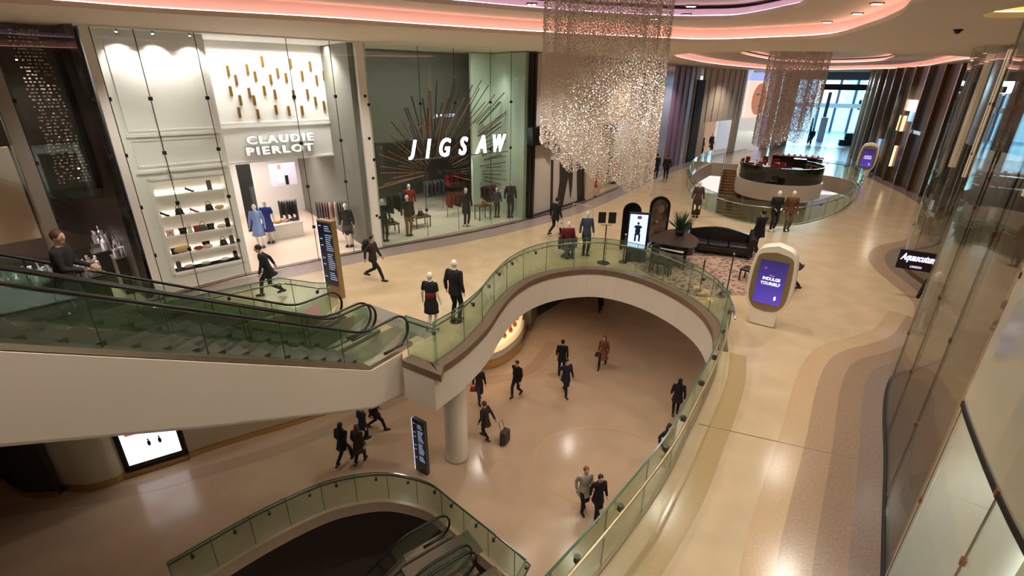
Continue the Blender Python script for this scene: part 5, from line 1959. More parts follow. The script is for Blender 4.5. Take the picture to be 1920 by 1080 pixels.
for q in range(14):
    a0 = math.radians(170 + q * 200 / 14)
    a1 = math.radians(170 + (q + 1) * 200 / 14)
    bk.hexa([(math.cos(a0) * .38, math.sin(a0) * .38, .40), (math.cos(a0) * .33, math.sin(a0) * .33, .40), (math.cos(a0) * .34, math.sin(a0) * .34, .80), (math.cos(a0) * .39, math.sin(a0) * .39, .80)],
            [(math.cos(a1) * .38, math.sin(a1) * .38, .40), (math.cos(a1) * .33, math.sin(a1) * .33, .40), (math.cos(a1) * .34, math.sin(a1) * .34, .80), (math.cos(a1) * .39, math.sin(a1) * .39, .80)])
bk.build('backrest', mat('chair_grey', (1, 1, 1)), ch)
MB().lathe([(.26, 0), (.24, .03), (.12, .06), (.08, .28)], (0, 0, 0), 24).build('pedestal', mat('chair_grey', (1, 1, 1)), ch, smooth=True)
figure('mannequin', 'mannequin in a dark coat and long brown skirt beside the far railing', 'mannequin', G1(1303, 407), face_to(-.2, -1), 1.86, .03, 1, 0, (('s', .1), ('s', .1)), (mat('coat_umber', (70, 52, 44), .85), .72, .03), legs=None, skirt=(mat('skirt_umber', (54, 38, 32), .85), .12, .02), shoes=BLACK, mann=True, female=True, collar=mat('fur_cream', (190, 160, 130), .9))
figure('mannequin', 'mannequin in black jacket and black trousers against the far green railing', 'mannequin', G1(1446, 433), face_to(-.1, -1), 1.92, .12, 1, 0, (('t', (-.12, .22, 1.05)), ('t', (.14, .2, 1.02))), (CB, .78, .03), legs=CB, shoes=MANN, mann=True)
figure('mannequin', 'mannequin in a brown suede jacket and olive trousers against the far green railing', 'mannequin', G1(1473, 433), face_to(-.2, -1), 1.92, .12, 1, 0, (('s', .15), ('s', .1)), (mat('suede_brown', (104, 68, 40), .85), .78, .03), legs=mat('trouser_olive', (98, 88, 64), .85), shoes=BLACK, mann=True)
# shop window mannequins
wm = figure('mannequin', 'mannequin in a navy suit at the near end of the slatted fan shop window', 'mannequin', S2.w(S2.at(723, 458, .7)[0], .7, .05), face_to(.5, -1), 1.82, .05, 1, 0, (('s', 0), ('s', 0)), (CN, .78, .02), legs=CN, shoes=BLACK, mann=True)
figure('mannequin', 'mannequin in a grey jumper and tan trousers in the slatted fan shop window', 'mannequin', S2.w(S2.at(768, 450, .8)[0], .8, .05), face_to(.5, -1), 1.82, .05, 1, 0, (('s', .1), ('s', .1)), (CBR, .82, .0), legs=mat('trouser_tan', (140, 104, 72), .85), shoes=BLACK, mann=True)
figure('mannequin', 'mannequin in an open black coat in the middle of the slatted fan shop window', 'mannequin', S2.w(S2.at(875, 425, .6)[0], .6, .05), face_to(.4, -1), 1.82, .05, 1, 0, (('s', 0), ('s', 0)), (CB, .6, .05), legs=CN, shoes=MANN, mann=True)
figure('mannequin', 'slim mannequin in a black outfit against the pale green display wall', 'mannequin', S2.w(S2.at(965, 405, .7)[0] - .3, .7, .05), face_to(.3, -1), 1.86, .03, 1, 0, (('s', 0), ('s', 0)), (CB, .72, .0), legs=CB, shoes=BLACK, mann=True)
figure('mannequin', 'short mannequin in a grey top next to the pale green display wall', 'mannequin', S2.w(S2.at(944, 412, 1.0)[0] - .35, 1.1, .05), face_to(.3, -1), 1.5, .03, 1, 0, (('s', 0), ('s', 0)), (CG, .78, .0), legs=CBR, shoes=BLACK, mann=True)
figure('mannequin', 'red topped mannequin standing inside the slatted fan shop among the rails', 'mannequin', S2.w(S2.at(770, 405, 3.0)[0], 3.0, .05), face_to(.3, -1), 1.8, .03, 1, 0, (('s', .1), ('s', .1)), (mat('knit_red', (140, 34, 34), .85), .8, .0), legs=CB, shoes=BLACK, mann=True)
figure('mannequin', 'mannequin in a light blue dress just inside the white shop entrance', 'mannequin', S1.w(S1.at(488, 450, 3.2)[0], 3.2, .02), face_to(.3, -1), 1.8, .03, 1, 0, (('s', .1), ('s', .1)), (mat('dress_blue', (120, 150, 210), .8), .8, .0), legs=None, skirt=(mat('dress_blue', (1, 1, 1)), .5, .1), mann=True, female=True)
figure('mannequin', 'mannequin in a royal blue dress beside the light blue one in the white shop', 'mannequin', S1.w(S1.at(506, 440, 3.6)[0], 3.6, .02), face_to(.3, -1), 1.8, .03, 1, 0, (('s', .1), ('s', .1)), (mat('dress_royal', (30, 50, 140), .8), .8, .0), sleeve=.5, legs=None, skirt=(mat('dress_royal', (1, 1, 1)), .5, .1), mann=True, female=True)
figure('mannequin', 'mannequin in a black coat near the right wall of the white shop window', 'mannequin', S1.w(S1.at(655, 455, 1.0)[0], 1.0, .02), face_to(.1, -1), 1.82, .03, 1, 0, (('s', .1), ('s', .1)), (CB, .55, .1), legs=None, skirt=(CG, .5, .05), mann=True, female=True)
figure('mannequin', 'mannequin in a red coat in the tan shop window left of the bright doorway', 'mannequin', P2(1112, 370) + (0.05,), face_to(.6, -1), 1.85, .03, 1, 0, (('s', .1), ('s', .1)), (mat('coat_red', (160, 40, 44), .8), .5, .1), legs=None, mann=True, female=True)
figure('mannequin', 'mannequin in an ochre coat in the tan shop window right of the bright doorway', 'mannequin', P2(1149, 345) + (0.05,), face_to(.6, -1), 1.95, .03, 1, 0, (('s', .1), ('s', .1)), (mat('coat_ochre', (150, 96, 44), .8), .4, .12), legs=None, mann=True, female=True)

# ---- clothes on rails ---------------------------------------------------------------
def garment(M, name='hanging_garment', w_=.42, L_=.75, t=.07):
    mb = MB()
    mb.loft([[(math.cos(a) * w_ * f / 2, math.sin(a) * t * g / 2, z) for a in np.linspace(0, 2 * math.pi, 13)[:-1]] for z, f, g in ((-L_, .85, 1.2), (-L_ * .5, .8, 1.1), (-.14, 1.0, 1), (-.05, .75, .8), (0, .25, .5))])
    me = mb.mesh(name)
    me.materials.append(M)
    return me


RAILC = [mat('knit_red', (1, 1, 1)), CB, CG, mat('knit_cream', (220, 208, 190), .85), CN, mat('knit_wine', (96, 26, 34), .85), CB, mat('knit_pink', (210, 150, 146), .85), CBR]
GM = [garment(M, L_=.6 + .12 * (i % 4)) for i, M in enumerate(RAILC)]


def rail(f, u0, v0, u1, v1, n, h, label, sel, zf=.02, step=None):
    a, b = f.w(u0, v0, zf), f.w(u1, v1, zf)
    r = empty('clothes_rail', a, label=label, cat='clothes rail')
    r['_w'] = tuple(a)
    z = Vector((0, 0, 1))
    MB().tube([a, a + z * h, b + z * h, b], .016, 6).build('rail_frame', STEELD, r)
    d = (b - a)
    ang = math.atan2(d.y, d.x)
    for i in range(n):
        k = (i + .5) / n
        me = GM[sel[i % len(sel)]]
        o = bpy.data.objects.new('garment', me)
        COL.objects.link(o)
        p = a + d * k
        o.location = (p.x, p.y, zf + h - .03)
        o.rotation_euler = (0, 0, ang + math.pi / 2 + .2)
        tag(o, 'garment hanging on ' + label, 'garment', 'garments on ' + label)
    return r


rail(S1, S1.at(600, 440, 2.3)[0], 2.3, S1.at(655, 430, 1.6)[0], 1.6, 12, 1.75, 'the red, cream and black rail in the white shop', [2, 2, 1, 0, 5, 3, 0, 3, 1, 1, 4])
rail(S1, S1.at(532, 440, 4.4)[0], 4.4, S1.at(556, 440, 4.4)[0] + .15, 4.2, 7, 1.55, 'the dark jacket rail in the white shop', [1, 4, 2, 4])
tb = empty('display_table', S1.w(S1.at(525, 455, 3.6)[0] + .4, 4.2, .02), S1.rz, label='low white display table with folded knitwear inside the white shop', cat='table')
MB().box((0, 0, .3), (1.5, .8, .6)).build('table_body', WHITE, tb, bevel=.01)
MB().box((0, 0, .62), (1.56, .86, .05)).build('table_top', WHITEG, tb)
for i in range(4):
    o = MB().box((0, 0, .05), (.26, .3, .1)).build('folded_jumper', [mat('knit_cream', (1, 1, 1)), mat('knit_mustard', (196, 150, 70), .8), mat('knit_pink', (1, 1, 1)), CG][i], bevel=.03)
    o.location = tb.location + Matrix.Rotation(S1.rz, 3, 'Z') @ Vector((-.52 + i * .35, 0, .645))
    tag(o, '%s folded jumper on the low white display table' % ['cream', 'mustard', 'pink', 'grey'][i], 'jumper')
for (x, y, v, du, n, h, lab, sel) in ((728, 395, 2.2, 1.0, 9, 1.6, 'the dark rail by the left wall of the fan shop', [1, 2, 4, 8]),
                                      (800, 400, 4.2, 1.1, 9, 1.6, 'the grey rail in the middle of the fan shop', [2, 4, 2, 1]),
                                      (840, 420, 2.6, 1.2, 10, 1.2, 'the low red and brown rail in the fan shop', [0, 5, 0, 8]),
                                      (838, 395, 5.0, 1.2, 10, 1.7, 'the tall red rail at the back of the fan shop', [0, 5, 0, 1]),
                                      (885, 390, 3.0, 1.2, 10, 1.6, 'the dark rail beside the red one in the fan shop', [1, 4, 8, 2]),
                                      (905, 400, 1.8, .9, 8, 1.5, 'the brown rail near the glass of the fan shop', [8, 8, 5, 2])):
    u = S2.at(x, y, v)[0]
    rail(S2, u, v, u + du, v + .1, n, h, lab, sel, .05)
for i, (x, y, v, sz) in enumerate(((905, 425, 1.2, (.7, .5, .7)), (790, 430, 1.8, (.8, .6, .5)), (735, 440, 1.6, (.6, .5, .45)))):
    u = S2.at(x, y, v)[0]
    r = empty('display_table', S2.w(u, v, .05), S2.rz, label='small dark display table in the fan shop %s' % ('by the pale green wall', 'behind the window mannequins', 'by the left wall')[i], cat='table')
    MB().box((0, 0, sz[2]), (sz[0], sz[1], .05)).build('table_top', mat('table_wood', (96, 60, 44), .4), r)
    for sx in (-1, 1):
        for sy in (-1, 1):
            MB().box((sx * (sz[0] / 2 - .04), sy * (sz[1] / 2 - .04), sz[2] / 2 - .02), (.04, .04, sz[2])).build('leg', STEELD, r)
    b = handbag(TN if i == 0 else BK, .3, .22)
    b.location = S2.w(u, v, .05 + sz[2] + .03)
    b.rotation_euler = (0, 0, S2.rz)
    tag(b, 'handbag on the small dark display table ' + ('by the pale green wall', 'behind the window mannequins', 'by the left wall of the fan shop')[i], 'bag')

# ================================================================== THINGS ON THE GALLERY
def local_text(s, M, par, loc, w_, h_, rz=0.0, extrude=.004, bold=0.0, shear=0.0, name='lettering', lines=1.0):
    """lettering standing upright, facing local -y"""
    return text(s, .2, M, par, name=name, extrude=extrude, bold=bold, shear=shear, width=w_, height=h_, lines=lines,
                matrix=Matrix.Translation(Vector(loc)) @ Matrix.Rotation(rz, 4, 'Z') @ Matrix.Rotation(math.pi / 2, 4, 'X'))


TXW = mat('screen_text', (240, 240, 255), .4, emit=(240, 240, 255), es=1.2)
TXB = mat('directory_text', (150, 170, 205), .4, emit=(150, 170, 205), es=.6)
SCRB = mat('screen_blackglass', (22, 24, 34), .1, emit=(30, 34, 50), es=.25)


def directory(name, label, loc, rz, h, w_, t, body, side_light=True):
    r = empty(name, loc, rz, label=label, cat='sign')
    MB().box((0, 0, h / 2), (w_, t, h)).build('cabinet', body, r, bevel=.02)
    MB().box((0, -t / 2 - .006, h * .57), (w_ * .86, .012, h * .80)).build('screen', SCRB, r)
    MB().box((-w_ / 2 - .008, 0, h / 2), (.016, t * .9, h * .98)).build('light_edge', mat('edge_glow', (235, 238, 255), .4, emit=(225, 232, 255), es=1.6), r)
    col = ['LEVEL 1', 'Aldo', 'Apple', 'Boots', 'Costa', 'Dune', 'Gap', 'Hobbs', 'Jigsaw', 'Karen', 'Levis', 'Mango', 'Next', 'Oasis', 'Reiss', 'Toast', 'Vans', 'Zara']
    col = ['ABCDE', 'FASHION', 'SHOES', 'BAGS', 'FOOD', 'CAFE', 'GIFTS', 'BOOKS', 'BEAUTY', 'HOME', 'TOYS', 'SPORT', 'OPTICS', 'PHONES', 'WATCH', 'LIFTS', 'EXIT']
    mb = MB()
    n = 26
    for i in range(n):
        z = h * .93 - i * h * .70 / n
        ww = w_ * (.30 + .16 * math.sin(i * 2.7) ** 2)
        if i % 9 == 3:
            continue
        mb.box((w_ * .02 + ww / 2 - .02, -t / 2 - .014, z), (ww, .004, h * .011))
        if i % 3 == 0:
            mb.box((-w_ * .28, -t / 2 - .014, z), (w_ * .16, .004, h * .014))
    o = mb.build('lettering', TXB, r)
    return r


directory('directory_sign', 'tall slim directory sign with bluish listings on a bronze cabinet beside the escalator newels', G1(631, 556), face_to(.50, 1.0), 2.55, .62, .2, mat('bronze_cabinet', (148, 122, 88), .35, metal=.4))
directory('directory_sign', 'slim dark directory sign with pale listings on the lower floor by the column', G0(793, 884), face_to(.62, .9), 2.2, .55, .16, mat('dark_cabinet', (60, 54, 52), .3))


def pod(name, label, loc, rz, h=2.55):
    """white free standing screen pod with a rounded head"""
    r = empty(name, loc, rz, label=label, cat='display screen')
    k = h / 2.55
    out = [(.34, .0), (.36, .06), (.37, .35), (.50, .62), (.60, .95), (.62, 1.5), (.58, 2.0), (.50, 2.28), (.36, 2.44), (.0, 2.55)]
    L = smoothpoly(out, 4)
    full = L + [(-x, z) for x, z in L[::-1][1:]]

    def ring(sc, y, pull=0.0):
        return [(x * sc * k, y * k, (1.3 + (z - 1.3) * sc) * k if pull else z * k) for x, z in full]
    rg = [[(x * k * s_, y * k, (1.27 + (z - 1.27) * s_) * k) for x, z in full] for y, s_ in ((-.16, .955), (-.19, .975), (-.13, 1.0), (.13, 1.0), (.18, .97))]
    MB().loft(rg[1:]).build('shell', mat('pod_white', (238, 226, 206), .3), r, smooth=False)
    inner = smoothpoly([(0, .48), (.32, .56), (.49, .85), (.52, 1.35), (.49, 1.95), (.40, 2.22), (0, 2.33)], 5)
    f2 = inner + [(-x, z) for x, z in inner[::-1][1:-1]]
    MB().add([(x * k, -.195 * k, z * k) for x, z in f2] + [(x * k, -.18 * k, z * k) for x, z in f2],
             [tuple(range(len(f2))), tuple(range(2 * len(f2) - 1, len(f2) - 1, -1))] + [(i, (i + 1) % len(f2), len(f2) + (i + 1) % len(f2), len(f2) + i) for i in range(len(f2))]).build('face_plate', mat('pod_bronze', (150, 128, 92), .35, metal=.3), r)
    SM = bpy.data.materials.new('screen_purple')
    SM.use_nodes = True
    nt = SM.node_tree
    b = nt.nodes['Principled BSDF']
    tc = nt.nodes.new('ShaderNodeTexCoord')
    sp = nt.nodes.new('ShaderNodeSeparateXYZ')
    rp = nt.nodes.new('ShaderNodeValToRGB')
    nt.links.new(tc.outputs['Generated'], sp.inputs[0])
    nt.links.new(sp.outputs['Z'], rp.inputs[0])
    rp.color_ramp.elements[0].color = lin((88, 66, 178)) + (1,)
    rp.color_ramp.elements[1].color = lin((44, 34, 92)) + (1,)
    nt.links.new(rp.outputs[0], b.inputs['Emission Color'])
    b.inputs['Emission Strength'].default_value = 1.0
    b.inputs['Base Color'].default_value = (.02, .02, .05, 1)
    b.inputs['Roughness'].default_value = .15
    MB().box((0, -.203 * k, 1.40 * k), (.74 * k, .014, 1.34 * k)).build('screen', SM, r)
    local_text('INDULGE\nYOURSELF', TXW, r, (0, -.215 * k, 1.45 * k), .52 * k, .24 * k, bold=.004, lines=1.15)
    local_text('time to', mat('screen_text_pink', (200, 140, 210), .4, emit=(200, 130, 210), es=.8), r, (.0, -.215 * k, 1.63 * k), .14 * k, .045 * k)
    MB().ball((.2 * k, -.212 * k, .95 * k), (.03 * k, .004, .07 * k), 12, 8).build('droplet_mark', TXW, r)
    MB().ball((-.2 * k, -.212 * k, 1.83 * k), (.03 * k, .004, .03 * k), 12, 8).build('pink_mark', mat('mark_pink', (190, 70, 120), .4, emit=(190, 70, 120), es=.8), r)
    return r


pod('screen_pod', 'big white rounded screen pod with a purple screen on the right walkway', G1(1428, 606), face_to(.70, 1.0) + math.pi * 0, 2.45)
pod('screen_pod', 'smaller looking white screen pod with a purple screen far off beyond the oval void', G1(1617, 330), face_to(.75, 1.0), 2.5)

# two small black panels on one stand
r = empty('sign_stand', G1(1131, 493), face_to(.05, 1), label='thin black stand carrying two small upright black panels behind the balustrade', cat='sign stand')
MB().lathe([(.24, 0), (.24, .02), (.03, .035)], (0, 0, 0), 28).build('base', BLACK, r)
MB().tube([(0, 0, .03), (0, 0, 1.52)], .022, 8).build('pole', BLACK, r)
MB().tube([(-.2, 0, 1.60), (-.2, 0, 1.52), (.2, 0, 1.52), (.2, 0, 1.60)], .014, 6).build('fork', STEELD, r)
for s in (-1, 1):
    MB().box((s * .19, 0, 1.80), (.28, .04, .42)).build('panel', BLACKM, r, bevel=.008)
# thin pale wire frame behind the tweed mannequin
a = G1(1083, 465)
r = empty('wire_frame', a, face_to(0, 1), label='thin pale open wire frame standing behind the tweed coat mannequin', cat='frame')
for (p_, q_) in (((-.35, 0, 0), (-.3, 0, 1.9)), ((.55, 0, 0), (.5, 0, 1.8)), ((-.3, 0, 1.9), (.5, 0, 1.8)), ((-.35, 0, .03), (.55, 0, .03))):
    MB().tube([p_, q_], .012, 5).build('rod', mat('pale_rod', (226, 200, 170), .4), r)
# portrait screen on a black plinth
r = empty('portrait_screen', G1(1190, 489), face_to(.22, 1), label='black framed upright screen glowing pale blue behind the balustrade', cat='display screen')
MB().box((0, 0, .25), (.78, .34, .5)).build('plinth', BLACKM, r, bevel=.02)
MB().box((0, 0, 1.22), (.80, .16, 1.44)).build('case', mat('case_navy', (16, 22, 44), .25), r, bevel=.02)
MB().box((-.02, -.086, 1.22), (.66, .014, 1.32)).build('screen', mat('screen_paleblue', (200, 220, 255), .3, emit=(186, 208, 255), es=1.25), r)
q = MB()
q.ball((-.02, -.096, 1.40), (.15, .004, .07), 14, 8)
q.ball((-.02, -.096, 1.24), (.10, .004, .17), 14, 8)
q.ball((-.02, -.096, 1.54), (.045, .004, .055), 10, 6)
q.box((-.09, -.096, .98), (.07, .006, .3))
q.box((.06, -.096, .98), (.07, .006, .3))
q.build('printed_figure', mat('screen_ink', (36, 44, 76), .4), r)
MB().ball((.0, -.096, 1.77), (.09, .004, .07), 12, 6).build('printed_mark', mat('screen_plum', (120, 60, 110), .4, emit=(120, 60, 110), es=.5), r)


def arch(label, loc, rz, h, w_, art):
    r = empty('arched_panel', loc, rz, label=label, cat='display panel')
    o = [(-w_ / 2, 0), (w_ / 2, 0), (w_ / 2, h - w_ / 2)] + [(w_ / 2 * math.cos(a), h - w_ / 2 + w_ / 2 * math.sin(a)) for a in np.linspace(0, math.pi, 17)[1:]]
    M = Matrix.Rotation(math.pi / 2, 4, 'X')
    MB().plate(o, Matrix.Translation((0, .06, 0)) @ M, .12).build('panel', BLACK, r)
    if art:
        o2_ = [(x * .78, .25 + (z - .1) * .86) for x, z in o]
        MB().plate(o2_, Matrix.Translation((0, -.058, 0)) @ M, .012).build('picture', mat('picture_brown', (60, 48, 40), .4, c2=(120, 104, 84), nscale=3), r)
        q = MB()
        q.ball((.05, -.075, h * .74), (.14, .01, .17), 14, 8)
        q.build('picture_face', mat('picture_skin', (140, 116, 92), .5), r)
        MB().ball((-.06, -.08, h * .47), (.06, .012, .07), 10, 6).build('picture_flower', mat('flower_pink', (206, 130, 120), .5), r)
    return r


arch('black arched panel standing behind the glowing portrait screen', G1(1178, 465), face_to(.1, 1), 1.95, .74, False)
arch('black arched panel with a dark portrait on it, left of the spiky plant', G1(1229, 455), face_to(.15, 1), 2.05, .84, True)

# rug
c = G1(1340, 512)
rg_c = (8.05, 17.25)
M_ = bpy.data.materials.new('rug_pattern')
M_.use_nodes = True
nt = M_.node_tree
b = nt.nodes['Principled BSDF']
b.inputs['Roughness'].default_value = .95
vn = nt.nodes.new('ShaderNodeTexVoronoi')
vn.inputs['Scale'].default_value = 5.5
tc = nt.nodes.new('ShaderNodeTexCoord')
cr = nt.nodes.new('ShaderNodeValToRGB')
nt.links.new(tc.outputs['Object'], vn.inputs['Vector'])
nt.links.new(vn.outputs['Distance'], cr.inputs[0])
nt.links.new(cr.outputs[0], b.inputs['Base Color'])
cr.color_ramp.elements[0].color = lin((74, 50, 48)) + (1,)
cr.color_ramp.elements[1].color = lin((176, 146, 126)) + (1,)
cr.color_ramp.elements[0].position = .15
cr.color_ramp.elements[1].position = .6
rug_pts = [U(x, y, 0) for x, y in ((1160, 462), (1200, 505), (1260, 535), (1310, 556), (1380, 553), (1440, 556), (1488, 548), (1492, 525), (1460, 495), (1390, 470), (1300, 452), (1220, 440))]
rug = smoothpoly([(p.x, p.y) for p in rug_pts], 4, True)
cx_, cy_ = sum(p[0] for p in rug) / len(rug), sum(p[1] for p in rug) / len(rug)
o = MB().prism(rug, .001, .022).build('rug', M_, o=(cx_, cy_, 0))
tag(o, 'big patterned brown and cream rug under the black furniture', 'rug')

# grand piano: body outline, lid, legs
PB = mat('piano_black', (12, 11, 12), .12, coat=.6)
pc = U(1262, 492, 0)
r = empty('grand_piano', (pc.x, pc.y, .022), math.radians(-38), label='black grand piano with closed lid and a spiky potted plant on top', cat='piano')
ol = smoothpoly([(-.75, -.75), (.75, -.75), (.78, .1), (.62, .55), (.25, .95), (-.2, 1.30), (-.60, 1.25), (-.76, .8)], 5, True)
MB().prism(ol, .62, .90).build('case', PB, r)
MB().prism([(x * 1.03, y * 1.03) for x, y in ol], .905, .935).build('lid', mat('piano_lid', (58, 48, 46), .3), r)
MB().box((0, -.82, .70), (1.42, .22, .08)).build('key_bed', PB, r)
MB().box((0, -.86, .75), (1.24, .15, .03)).build('keys', WHITEG, r)
for (x, y) in ((-.62, -.62), (.62, -.62), (-.3, 1.0)):
    MB().lathe([(.05, 0), (.035, .06), (.05, .3), (.07, .62)], (x, y, 0), 12).build('leg', PB, r)
MB().box((0, -.3, .14), (.22, .08, .2)).build('pedal_lyre', PB, r)
# bench
bp = U(1198, 500, 0)
bp = pc + Matrix.Rotation(math.radians(-38), 3, 'Z') @ Vector((.1, -1.55, 0))
r = empty('piano_bench', (bp.x, bp.y, .0), math.radians(-38), label='black padded bench drawn up to the piano', cat='bench')
MB().box((0, 0, .46), (.8, .36, .1)).build('seat', BK, r, bevel=.03)
for x in (-.35, .35):
    for y in (-.13, .13):
        MB().box((x, y, .21), (.05, .05, .42)).build('leg', PB, r)
# plant: pot and spiky leaves
q = pc + Matrix.Rotation(math.radians(-38), 3, 'Z') @ Vector((-.12, .62, 0))
r = empty('potted_plant', (q.x, q.y, .958), label='spiky green agave like plant in a dark pot on the piano lid', cat='plant')
MB().lathe([(.15, 0), (.2, .22), (.18, .22), (.17, .18)], (0, 0, 0), 20).build('pot', BLACKM, r, smooth=True)
LF = mat('leaf_green', (34, 62, 30), .5, c2=(52, 88, 44), nscale=9)
for i in range(44):
    a = i * 2.399
    tilt = .12 + .95 * ((i % 11) / 11)
    L_ = .72 + .2 * random.random()
    pts = []
    for k in range(6):
        t_ = k / 5
        rr = math.sin(tilt) * L_ * t_
        zz_ = math.cos(tilt) * L_ * t_ + .18 - .05 * t_ * t_ * tilt
        pts.append(Vector((math.cos(a) * (rr + .03), math.sin(a) * (rr + .03), zz_)))
    MB().tube(pts, [.030, .042, .042, .034, .02, .003], 5, flat=.3).build('leaf', LF, r)

# sofa
sc_ = U(1343, 476, 0)
r = empty('sofa', (sc_.x, sc_.y, .0), math.radians(-22), label='long black sofa with an arched back and scroll arms beside the piano', cat='sofa')
n = 26
rg_ = []
W_ = 2.6
top = [(x, .80 + .22 * math.cos((x / (W_ / 2)) * math.pi / 2) ** 1.2) for x in np.linspace(-W_ / 2 + .1, W_ / 2 - .1, n)]
mb = MB()
k = len(top)
fr = [(x, .34, .1) for x, _ in top]
for (x0, z0_), (x1, z1_) in zip(top, top[1:]):
    mb.hexa([(x0, .30, .12), (x0, .48, .12), (x0, .52, z0_), (x0, .38, z0_)], [(x1, .30, .12), (x1, .48, .12), (x1, .52, z1_), (x1, .38, z1_)])
mb.build('backrest', BK, r, smooth=False)
MB().box((0, 0, .28), (W_ - .3, .72, .22)).build('base', BK, r, bevel=.04)
for s in (-1, 0, 1):
    MB().box((s * .77, -.02, .44), (.75, .66, .14)).build('cushion', BK, r, bevel=.05)
for s in (-1, 1):
    mb = MB().box((s * (W_ / 2 - .1), .05, .40), (.2, .84, .56))
    mb.tube([(s * (W_ / 2 - .05), -.38, .72), (s * (W_ / 2 - .05), .48, .72)], .15, 14)
    mb.tube([(s * (W_ / 2 - .05), .40, .72), (s * (W_ / 2 - .05), .50, 1.05)], [.16, .12], 12)
    mb.build('arm', BK, r)
    for y in (-.3, .4):
        MB().lathe([(.03, 0), (.045, .14)], (s * (W_ / 2 - .15), y, .0), 10).build('leg', BLACK, r)


def side_chair(label, loc, rz):
    r = empty('side_chair', loc, rz, label=label, cat='chair')
    MB().box((0, 0, .43), (.46, .44, .08)).build('seat', BK, r, bevel=.02)
    MB().box((0, .21, .72), (.42, .05, .46)).build('backrest', BK, r, bevel=.02)
    for x in (-.2, .2):
        for y in (-.19, .2):
            MB().box((x, y, .2), (.04, .04, .4)).build('leg', BLACK, r)
    return r


side_chair('small black chair on the rug just left of the big screen pod', G1(1400, 527) + Vector((0, 0, .022)), math.radians(-140))
side_chair('small black chair on the rug close behind the balustrade', G1(1232, 507) + Vector((0, 0, .022)), math.radians(30))


def stanchion(label, loc, h=.98, tilt=0):
    r = empty('queue_post', loc, label=label, cat='queue post')
    MB().lathe([(.17, 0), (.17, .02), (.04, .04)], (0, 0, 0), 24).build('base', STEELD, r, smooth=False)
    MB().tube([(0, 0, .03), (0, 0, h)], .024, 10).build('pole', STEELD, r)
    MB().ball((0, 0, h + .03), .04, 12, 8).build('finial', STEEL, r, smooth=True)
    return r


sA = stanchion('tall steel post with a round finial on the rug beside the screen pod', G1(1362, 549), 1.35)
sB = stanchion('dark post with a round foot behind the bend of the balustrade', G1(1312, 545), 1.1)
sC = stanchion('short steel post on the rug at the foot of the curved balustrade', G1(1356, 552) + Vector((-.15, -.15, 0)), .5)
sD = stanchion('slim post behind the balustrade, under the glowing portrait screen', G1(1168, 492), 1.1)

# ================================================================== BEAD CURTAINS
def beadmat(name, c, em=None, es=0):
    return mat(name, c, .25, metal=.45, emit=em, es=es)


BEADM = [beadmat('bead_silver', (236, 226, 214)), beadmat('bead_dark', (150, 134, 120))]


def bead_curtain(label, cx, cy, rx, ry, ztop, zbot, nstr, step, M, size, rot=0.0, rings_=(1.0, .82, .62)):
    V, F = [], []
    base = [(1, 0, 0), (0, 1, 0), (-1, 0, 0), (0, -1, 0), (0, 0, 1.5), (0, 0, -1.5)]
    tri = [(0, 1, 4), (1, 2, 4), (2, 3, 4), (3, 0, 4), (1, 0, 5), (2, 1, 5), (3, 2, 5), (0, 3, 5)]
    for rg__ in rings_:
        ns = int(nstr * rg__)
        for i in range(ns):
            a = 2 * math.pi * i / ns + rg__
            x0, y0 = math.cos(a) * rx * rg__, math.sin(a) * ry * rg__
            x = cx + x0 * math.cos(rot) - y0 * math.sin(rot)
            y = cy + x0 * math.sin(rot) + y0 * math.cos(rot)
            zb_ = zbot(x, y)
            z = ztop - random.random() * step
            while z > zb_:
                sz = size * random.uniform(.6, 1.25)
                t_ = random.random() * 6.28
                dx, dy = random.uniform(-.02, .02), random.uniform(-.02, .02)
                k = len(V)
                for b_ in base:
                    V.append((x + dx + sz * (b_[0] * math.cos(t_) - b_[1] * math.sin(t_)), y + dy + sz * (b_[0] * math.sin(t_) + b_[1] * math.cos(t_)), z + sz * b_[2]))
                F += [(f[0] + k, f[1] + k, f[2] + k) for f in tri]
                z -= step * random.uniform(.7, 1.3)
    me = bpy.data.meshes.new('bead_curtain')
    me.from_pydata(V, [], F)
    me.materials.append(M)
    o = bpy.data.objects.new('bead_curtain', me)
    COL.objects.link(o)
    tag(o, label, 'bead curtain', kind='stuff')
    print('beads', len(F) // 8)
    return o


cA = UP(1122, 300, (0, 11.6), (0, 1))
print('curtain centre', cA)


def zb1(x, y):
    k = max(0, min(1, (x - .55) / 2.9))
    return 5.7 - 1.65 * k ** .35 + .1 * math.sin(x * 9)


bead_curtain('large hanging curtain of glittering beads from the ceiling recess over the near void', 1.95, 11.7, 1.34, .62, 8.5, zb1, 230, .062, BEADM[0], .0125)
mb = MB()
mb.lathe([(1.42, 8.46), (1.42, 8.5)], (1.95, 11.7, 0), 32, sx=1, sy=.45)
tag(mb.build('curtain_track', STEEL), 'oval metal track in the ceiling that the large bead curtain hangs from', 'track')


def zb2(x, y):
    return 2.9 + .3 * math.sin(x * 3) + max(0, x - cB.x) * 1.6


cB = UP(1497, 180, (0, 33), (0, 1))
print('curtain far', cB)
bead_curtain('hanging curtain of greyish beads over the cafe platform in the far void', cB.x - .35, 33.2, 1.8, 1.2, 8.5, zb2, 210, .10, beadmat('bead_grey', (240, 230, 224)), .024, rings_=(1.0, .8, .6))

# ================================================================== CAFE PLATFORM AND STAIRS
REDC = mat('chair_red', (130, 26, 34), .6)
WT = mat('table_white', (225, 220, 215), .3)


